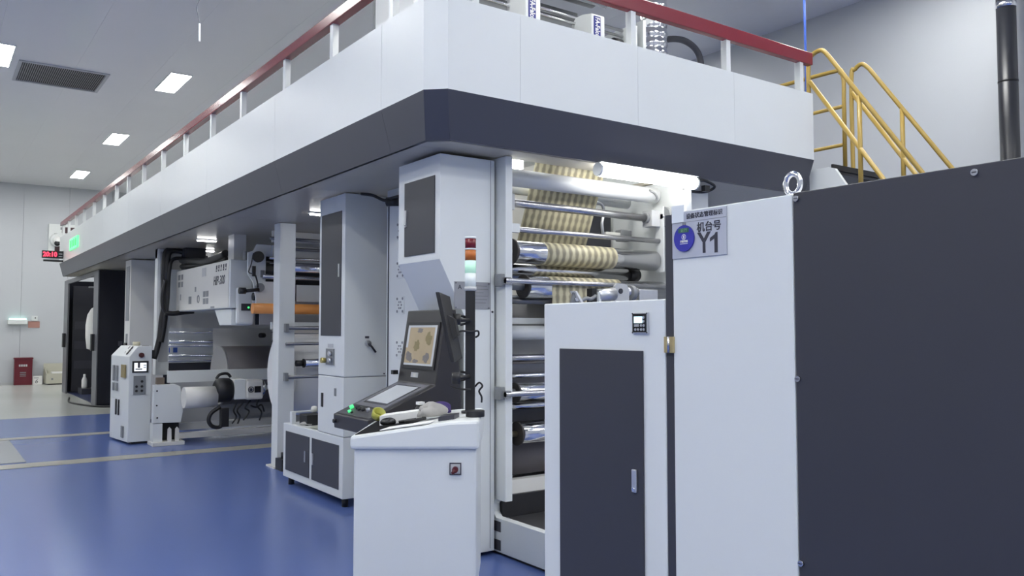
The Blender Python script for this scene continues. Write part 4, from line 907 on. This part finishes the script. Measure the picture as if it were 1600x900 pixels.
obj('pull_handle', B(2.89, 2.950, 23.6, 23.8, 1.15, 1.50), BLACK, jb2)
obj('door_header', B(2.950, 2.985, 19.55, 23.4, 2.74, 2.84), BOOTHG, BO)
lf = obj('door_leaf', B(3.10, 3.85, 23.6, 23.66, 0.02, 2.7), DARK, BO)
for zz in (0.6, 1.1, 1.6):
    obj('leaf_reflection', B(3.15, 3.8, 23.594, 23.60, zz, zz + 0.2), FASCIA, lf)  # lighter colour stands in for reflections on the door leaf
obj('wall_socket', B(3.36, 3.44, 19.012, 19.02, 1.25, 1.35), DARK, BO)
obj('coat_hook', B(3.32, 3.50, 22.70, 22.76, 2.62, 2.66), LGREY, BO)
cb = thing('white_work_coat', 'white work coat hanging inside the dark booth doorway', 'coat', (3.45, 22.4, 1.1))
obj('coat_body', lathe((3.46, 22.45, 1.10), [(0.12, 0), (0.20, 0.03), (0.23, 0.3), (0.235, 0.6), (0.20, 0.85), (0.12, 1.0), (0.05, 1.05)], 20), PAPER, cb)
obj('sleeve', tube(smooth_path([(3.42, 22.75, 2.02), (3.38, 22.95, 1.75), (3.38, 22.95, 1.45), (3.42, 22.75, 1.25)], 5), 0.07, 10), PAPER, cb)
obj('hanger_cord', cyl((3.46, 22.45, 2.14), (3.44, 22.6, 2.63), 0.02, 8), BLACK, cb)
tag(obj('spray_bottle', lathe((3.30, 22.9, 0.15), [(0.06, 0), (0.065, 0.02), (0.065, 0.2), (0.03, 0.28), (0.03, 0.34)], 16), PAPER), 'small white bottle standing inside the booth', 'bottle')
tag(obj('low_stool', B(3.2, 3.6, 22.6, 23.2, 0.012, 0.15), DARK), 'low dark step under the white bottle in the booth', 'step')
tag(obj('floor_cable', tube(smooth_path([(2.80, 21.6, 0.02), (2.65, 20.4, 0.02), (2.75, 19.6, 0.02), (3.0, 18.85, 0.02), (3.4, 18.6, 0.02)], 6), 0.02, 8), BLACK), 'black cable lying on the pale floor before the booth', 'cable')

# ================================================================== FAR WALL THINGS
fb = thing('fire_box', 'wine red fire extinguisher box by the back wall', 'box', (2.39, 27.7, 0))
obj('box_body', B(2.17, 2.62, 27.6, 27.86, 0, 0.77), WINE, fb, bevel=0.01)
obj('box_lid', B(2.155, 2.635, 27.58, 27.87, 0.74, 0.785), WINE, fb)
for i in range(4): obj('printed_mark', B(2.28 + i * 0.055, 2.322 + i * 0.055, 27.594, 27.6, 0.53, 0.59), LGREY, fb)
for i in range(3): obj('printed_mark', B(2.31, 2.46, 27.594, 27.6, 0.25 + i * 0.05, 0.27 + i * 0.05), INKG, fb)
fs = thing('floor_notice', 'small white notice board on the floor beside the red box', 'notice', (2.76, 27.7, 0))
obj('board', B(2.64, 2.88, 27.66, 27.68, 0, 0.25), PAPER, fs)
text('6', 0.16, INK, fs, (2.73, 27.658, 0.09), MY, shear=0.2)
obj('printed_line', B(2.67, 2.79, 27.657, 27.66, 0.18, 0.20), INKG, fs)
ob = thing('open_cream_box', 'open cream wooden box with raised lid against the back wall', 'box', (3.3, 27.6, 0))
obj('box_front', B(2.95, 3.75, 27.35, 27.37, 0.03, 0.32), BOXC, ob)
obj('box_side', ext([(27.37, 0.03), (27.80, 0.03), (27.80, 0.50), (27.37, 0.32)], 'x', 2.95, 2.97), BOXC, ob)
obj('box_lid', B(2.92, 3.75, 27.80, 27.83, 0.03, 0.60), BOXC, ob)
obj('box_floor', B(2.97, 3.75, 27.37, 27.80, 0.03, 0.06), DARK, ob)
obj('box_contents', B(3.1, 3.42, 27.45, 27.7, 0.06, 0.36), PAPER, ob)
obj('box_skid', B(3.0, 3.7, 27.4, 27.78, 0, 0.03), BLACK, ob)
obj('box_clasp', cyl((3.10, 27.34, 0.16), (3.10, 27.35, 0.16), 0.03, 12), GREY, ob)
em = thing('emergency_light', 'white emergency light with green glow on the back wall', 'emergency light', (2.24, 27.85, 1.8))
obj('lamp_body', B(1.98, 2.48, 27.76, 27.9, 1.74, 1.88), WHITE, em, bevel=0.02)
obj('lamp_strip', B(2.02, 2.45, 27.77, 27.87, 1.882, 1.915), EMERG, em)
tag(obj('wall_notice', B(2.505, 2.80, 27.89, 27.9, 1.645, 1.83), NOTICE), 'small reddish notice on the back wall', 'notice')
wbx = thing('wall_sensor', 'small white wall sensor above the reddish notice', 'sensor', (2.66, 27.88, 1.85))
obj('sensor_case', B(2.58, 2.74, 27.86, 27.9, 1.85, 1.99), WHITE, wbx)
obj('sensor_eye', cyl((2.68, 27.85, 1.93), (2.68, 27.86, 1.93), 0.018, 10), BLACK, wbx)
tag(obj('wall_switch_plate', B(2.12, 2.30, 27.885, 27.9, 1.50, 1.68), WALL), 'pale blank wall plate under the emergency light', 'switch')
eb_ = thing('electrical_board', 'white board with dark squares high on the back wall behind the platform', 'board', (3.4, 27.85, 3.74))
obj('board', B(2.955, 3.85, 27.80, 27.9, 3.74, 4.72), WHITE, eb_, bevel=0.01)
for (a, b, c1, d1) in ((3.12, 3.27, 3.83, 4.10), (3.49, 3.66, 4.46, 4.64), (3.68, 3.80, 4.46, 4.64), (3.30, 3.45, 4.46, 4.64)):
    obj('dark_window', B(a, b, 27.79, 27.80, c1, d1), mat('dark_maroon', (0.05, 0.018, 0.022), 0.4), eb_)
obj('board_mark', B(3.10, 3.18, 27.79, 27.80, 4.40, 4.44), INKG, eb_)
obj('board_mark', B(3.26, 3.31, 27.79, 27.80, 4.56, 4.63), INKG, eb_)
dc = thing('dome_camera', 'white dome security camera on the electrical board', 'camera', (3.16, 27.7, 4.2))
obj('camera_ring', lathe((3.17, 27.79, 4.24), [(0.19, 0), (0.19, -0.05), (0.15, -0.09)], 28, 'y'), WHITE, dc)
obj('camera_dome', lathe((3.17, 27.70, 4.22), [(0.11, 0), (0.11, -0.06), (0.07, -0.13), (0.02, -0.16)], 24, 'y'), PAPER, dc)
obj('camera_eye', lathe((3.165, 27.60, 4.13), [(0.08, 0.02), (0.08, -0.03), (0.03, -0.06)], 18, 'y'), BLACKG, dc)
ck_ = thing('digital_clock', 'black digital clock with red lit digits at the far platform end', 'clock', (2.38, 21.5, 3.22))
obj('clock_case', B(2.165, 2.592, 21.5, 21.56, 3.225, 3.395), BLACK, ck_)
text('20:10', 0.145, LEDR, ck_, (2.325, 21.497, 3.308), MY, bold=0.004, sx=0.88)
for i in range(2): obj('clock_mark', B(2.50, 2.575, 21.497, 21.5, 3.26 + i * 0.06, 3.275 + i * 0.06), LGREY, ck_)
obj('clock_bracket', B(2.20, 2.605, 21.52, 21.60, 3.15, 3.19), BLACK, ck_)
ex = thing('exit_sign', 'green lit exit sign on the white platform side', 'exit sign', (2.59, 19.85, 3.3))
obj('sign_case', B(2.575, 2.60, 19.27, 20.40, 3.325, 3.56), EXITG, ex)
for i, yy in enumerate((19.5, 19.75, 20.0, 20.22)): obj('sign_mark', B(2.570, 2.575, yy - 0.03, yy + 0.03, 3.37, 3.52), mat('exit_dark', (0.02, 0.25, 0.07), 0.4), ex)

# ================================================================== STAIR AND YELLOW RAILS
ST = thing('steel_stair', 'steel stair with white sides going down from the platform end', 'stair', (7.1, 4.4, 0))
for (xa, xb) in ((6.66, 6.70), (7.46, 7.50)):
    obj('stringer', ext([(4.62, 3.07), (4.42, 3.07), (4.36, 3.05), (2.32, 0.0), (2.62, 0.0), (4.62, 2.75)], 'x', xa, xb), WHITE, ST)
obj('landing', B(6.70, 7.46, 4.42, 8.0, 3.02, 3.07), DARK, ST)
obj('landing_nosing', B(6.70, 7.46, 4.40, 4.42, 3.05, 3.10), BLACK, ST)
s0 = None
for i in range(13):
    z = 3.07 - (i + 1) * 0.22; y = 4.36 - (3.05 - z) / 1.495
    if s0 is None: s0 = obj('tread', B(6.70, 7.46, y - 0.05, y + 0.18, z - 0.03, z), DARK, ST); z0, y0_ = z, y
    else: dup(s0, (0, y - y0_, z - z0))
YR = thing('yellow_stair_rail', 'yellow tube guard rails beside the stair and landing', 'railing', (7.0, 4.4, 3.07))
r_ = 0.021; sl = -1.25 / 0.873
obj('near_handrail', tube(smooth_path([(6.75, 4.673, 3.78), (6.75, 4.673, 4.08), (6.75, 4.64, 4.17), (6.75, 4.53, 4.195), (6.75, 4.45, 4.11)], 6) + [Vector((6.75, 2.3, 4.11 + (2.3 - 4.45) * 1.432))], r_, 12), YEL, YR)
obj('near_midrail', tube([(6.75, 4.66, 3.93), (6.75, 2.6, 3.93 - 2.06 * 1.45)], r_, 12), YEL, YR)
obj('rail_post', tube([(6.75, 4.16, 3.68), (6.75, 4.16, 2.72)], r_, 12), YEL, YR)
obj('rail_post', tube([(6.75, 3.0, 2.02), (6.75, 3.0, 0.95)], r_, 12), YEL, YR)
obj('far_handrail', tube(smooth_path([(7.4, 4.64, 3.05), (7.4, 4.64, 4.05), (7.4, 4.60, 4.15), (7.4, 4.525, 4.185), (7.4, 4.45, 4.12)], 6) + [Vector((7.4, 2.3, 4.12 + (2.3 - 4.45) * 1.432))], r_, 12), YEL, YR)
obj('far_midrail', tube([(7.4, 4.64, 3.93), (7.4, 2.6, 3.93 - 2.04 * 1.45)], r_, 12), YEL, YR)
obj('rail_post', tube([(7.4, 4.13, 3.66), (7.4, 4.13, 2.72)], r_, 12), YEL, YR)
obj('guard_top', tube(smooth_path([(7.4, 8.0, 4.195), (7.4, 6.0, 4.195), (7.4, 4.86, 4.19), (7.4, 4.76, 4.16), (7.4, 4.725, 4.08), (7.4, 4.725, 3.9)], 6) + [Vector((7.4, 4.725, 3.07))], r_, 12), YEL, YR)
obj('guard_bar', tube([(7.4, 4.725, 3.815), (7.4, 8.0, 3.815)], r_ * 0.9, 12), YEL, YR)
obj('guard_bar', tube([(7.4, 4.725, 3.43), (7.4, 8.0, 3.43)], r_ * 0.9, 12), YEL, YR)
PIPE = mat('black_pipe', (0.016, 0.017, 0.022), 0.35)
PP = thing('dark_riser_pipe', 'dark vertical pipe with steel clamp in front of the right wall', 'pipe', (9.55, 4.13, 0))
obj('pipe', cyl((9.55, 4.13, 0), (9.55, 4.13, 5.845), 0.097, 28), PIPE, PP)
obj('pipe_clamp', cyl((9.55, 4.13, 5.10), (9.55, 4.13, 5.17), 0.102, 28), CHROME, PP)
obj('pipe_coupling', cyl((9.55, 4.13, 4.28), (9.55, 4.13, 4.30), 0.100, 28), BLACK, PP)

# ================================================================== EQUIPMENT ON THE PLATFORM
def falcon(x0, zt, label):
    f = thing('web_guide_box', label, 'machine box', (x0, 5.95, 3.07), 'white boxes on the platform')
    obj('box_body', ext([(5.80, 3.07), (6.10, 3.07), (6.10, zt - 0.03), (6.04, zt + 0.03), (5.94, zt + 0.03), (5.80, zt)], 'x', x0, x0 + 0.165), WHITE, f, bevel=0.012)
    s_ = obj('blue_strip', B(x0 + 0.025, x0 + 0.105, 5.793, 5.80, 3.60, zt - 0.02), BLUEP, f)
    text('FA-Falcon', 0.078, PAPER, s_, (x0 + 0.065, 5.792, 4.535), (0, 0, -1), (1, 0, 0), align='LEFT', bold=0.0014, sx=0.68)
    obj('side_badge', B(x0 - 0.004, x0, 5.90, 6.02, 4.15, 4.32), mat('badge_tan', (0.4, 0.36, 0.2), 0.5), f)
    return f
falcon(5.035, 4.565, 'white box with blue FA-Falcon strip beside the rail post on the platform')
falcon(4.27, 4.66, 'white box with blue FA-Falcon strip cut off by the top of the picture')
TR = thing('top_roller_rack', 'rack of dark rollers and bright rods on the platform', 'roller rack', (5.0, 6.4, 3.07))
for (yy, zz, rr, m_) in ((6.05, 4.60, 0.016, CHROME), (6.05, 4.54, 0.014, CHROME), (6.2, 4.38, 0.09, DSTEEL), (6.3, 4.93, 0.02, CHROME), (6.5, 5.08, 0.10, DSTEEL), (6.4, 4.75, 0.014, STEEL)):
    roller(TR, 'roller', 3.26, 5.66, yy, zz, rr, m_, seg=20)
obj('rack_end', B(5.66, 5.72, 5.9, 6.6, 3.07, 4.62), WHITE, TR, bevel=0.004)
obj('rack_end', B(5.80, 5.84, 5.9, 6.6, 3.07, 4.70), WHITE, TR, bevel=0.004)
obj('rack_end', B(3.2, 3.26, 5.9, 6.6, 3.07, 4.62), WHITE, TR)
obj('bearing', cyl((5.48, 6.0, 4.42), (5.58, 6.0, 4.42), 0.06, 16), BLACK, TR)
obj('rack_strut', ext([(5.84, 4.64), (6.06, 4.78), (6.10, 4.82), (6.05, 4.84), (5.84, 4.70)], 'y', 6.0, 6.03), LGREY, TR)
obj('rack_back', B(3.26, 5.66, 6.75, 6.78, 3.07, 5.0), GREY, TR)
pf = [(0.153 + (0, 0.010, 0.010, 0)[k % 4], 3.07 + k * 0.028) for k in range(99)]
tag(obj('spiral_duct', lathe((6.85, 6.8, 0), pf, 32), CHROME), 'shiny silver spiral air duct standing on the platform', 'duct')
tag(obj('black_hose_arch', tube(smooth_path([(7.6, 7.5, 5.30), (7.9, 7.5, 5.40), (8.15, 7.5, 5.42), (8.36, 7.5, 5.34), (8.45, 7.5, 5.15), (8.5, 7.5, 4.6), (8.5, 7.5, 2.5), (8.5, 7.5, 0.0)], 6), 0.042, 12), mat('hose_dark_grey', (0.09, 0.09, 0.10), 0.5)), 'dark hose arching behind the platform near the right wall', 'hose')
tag(obj('blue_hose', cyl((7.05, 4.9, 3.07), (7.02, 4.9, 5.845), 0.012, 10), BLUEH), 'thin blue hose hanging from the ceiling at the platform end', 'hose')
vb = thing('platform_valve', 'small white valve block with black hose behind the far handrail', 'valve', (3.0, 15.5, 3.07))
obj('valve_body', B(2.9, 3.1, 15.6, 15.9, 3.07, 3.95), PAPER, vb)
obj('valve_body', B(2.95, 3.1, 16.2, 16.5, 3.07, 3.9), WHITE, vb)
obj('valve_hose', tube(smooth_path([(2.95, 14.9, 3.7), (2.96, 14.8, 3.92), (3.0, 14.5, 4.0), (3.1, 14.2, 3.98)], 6), 0.03, 8), BLACK, vb)

# strip lamps under the platform
STRIPL = mat('strip_lamp_lit', (0.9, 0.9, 0.9), 0.5, emit=18.0, ecol=(1.0, 0.99, 0.96))
for (xa, xb, yy, lb) in ((3.07, 3.32, 11.85, 'nearer strip lamp under the platform above the white machine head'), (3.47, 3.72, 13.38, 'farther strip lamp under the platform above the white machine head'), (3.34, 4.60, 8.42, 'strip lamp under the platform beside the tall white cabinet')):
    sl_ = thing('strip_lamp', lb, 'lamp', ((xa + xb) / 2, yy, 2.81), 'strip lamps under the platform')
    obj('lamp_tube', B(xa, xb, yy - 0.016, yy + 0.016, 2.82, 2.835), STRIPL, sl_)
    obj('lamp_base', B(xa - 0.02, xb + 0.02, yy - 0.03, yy + 0.03, 2.835, 2.849), WHITE, sl_)
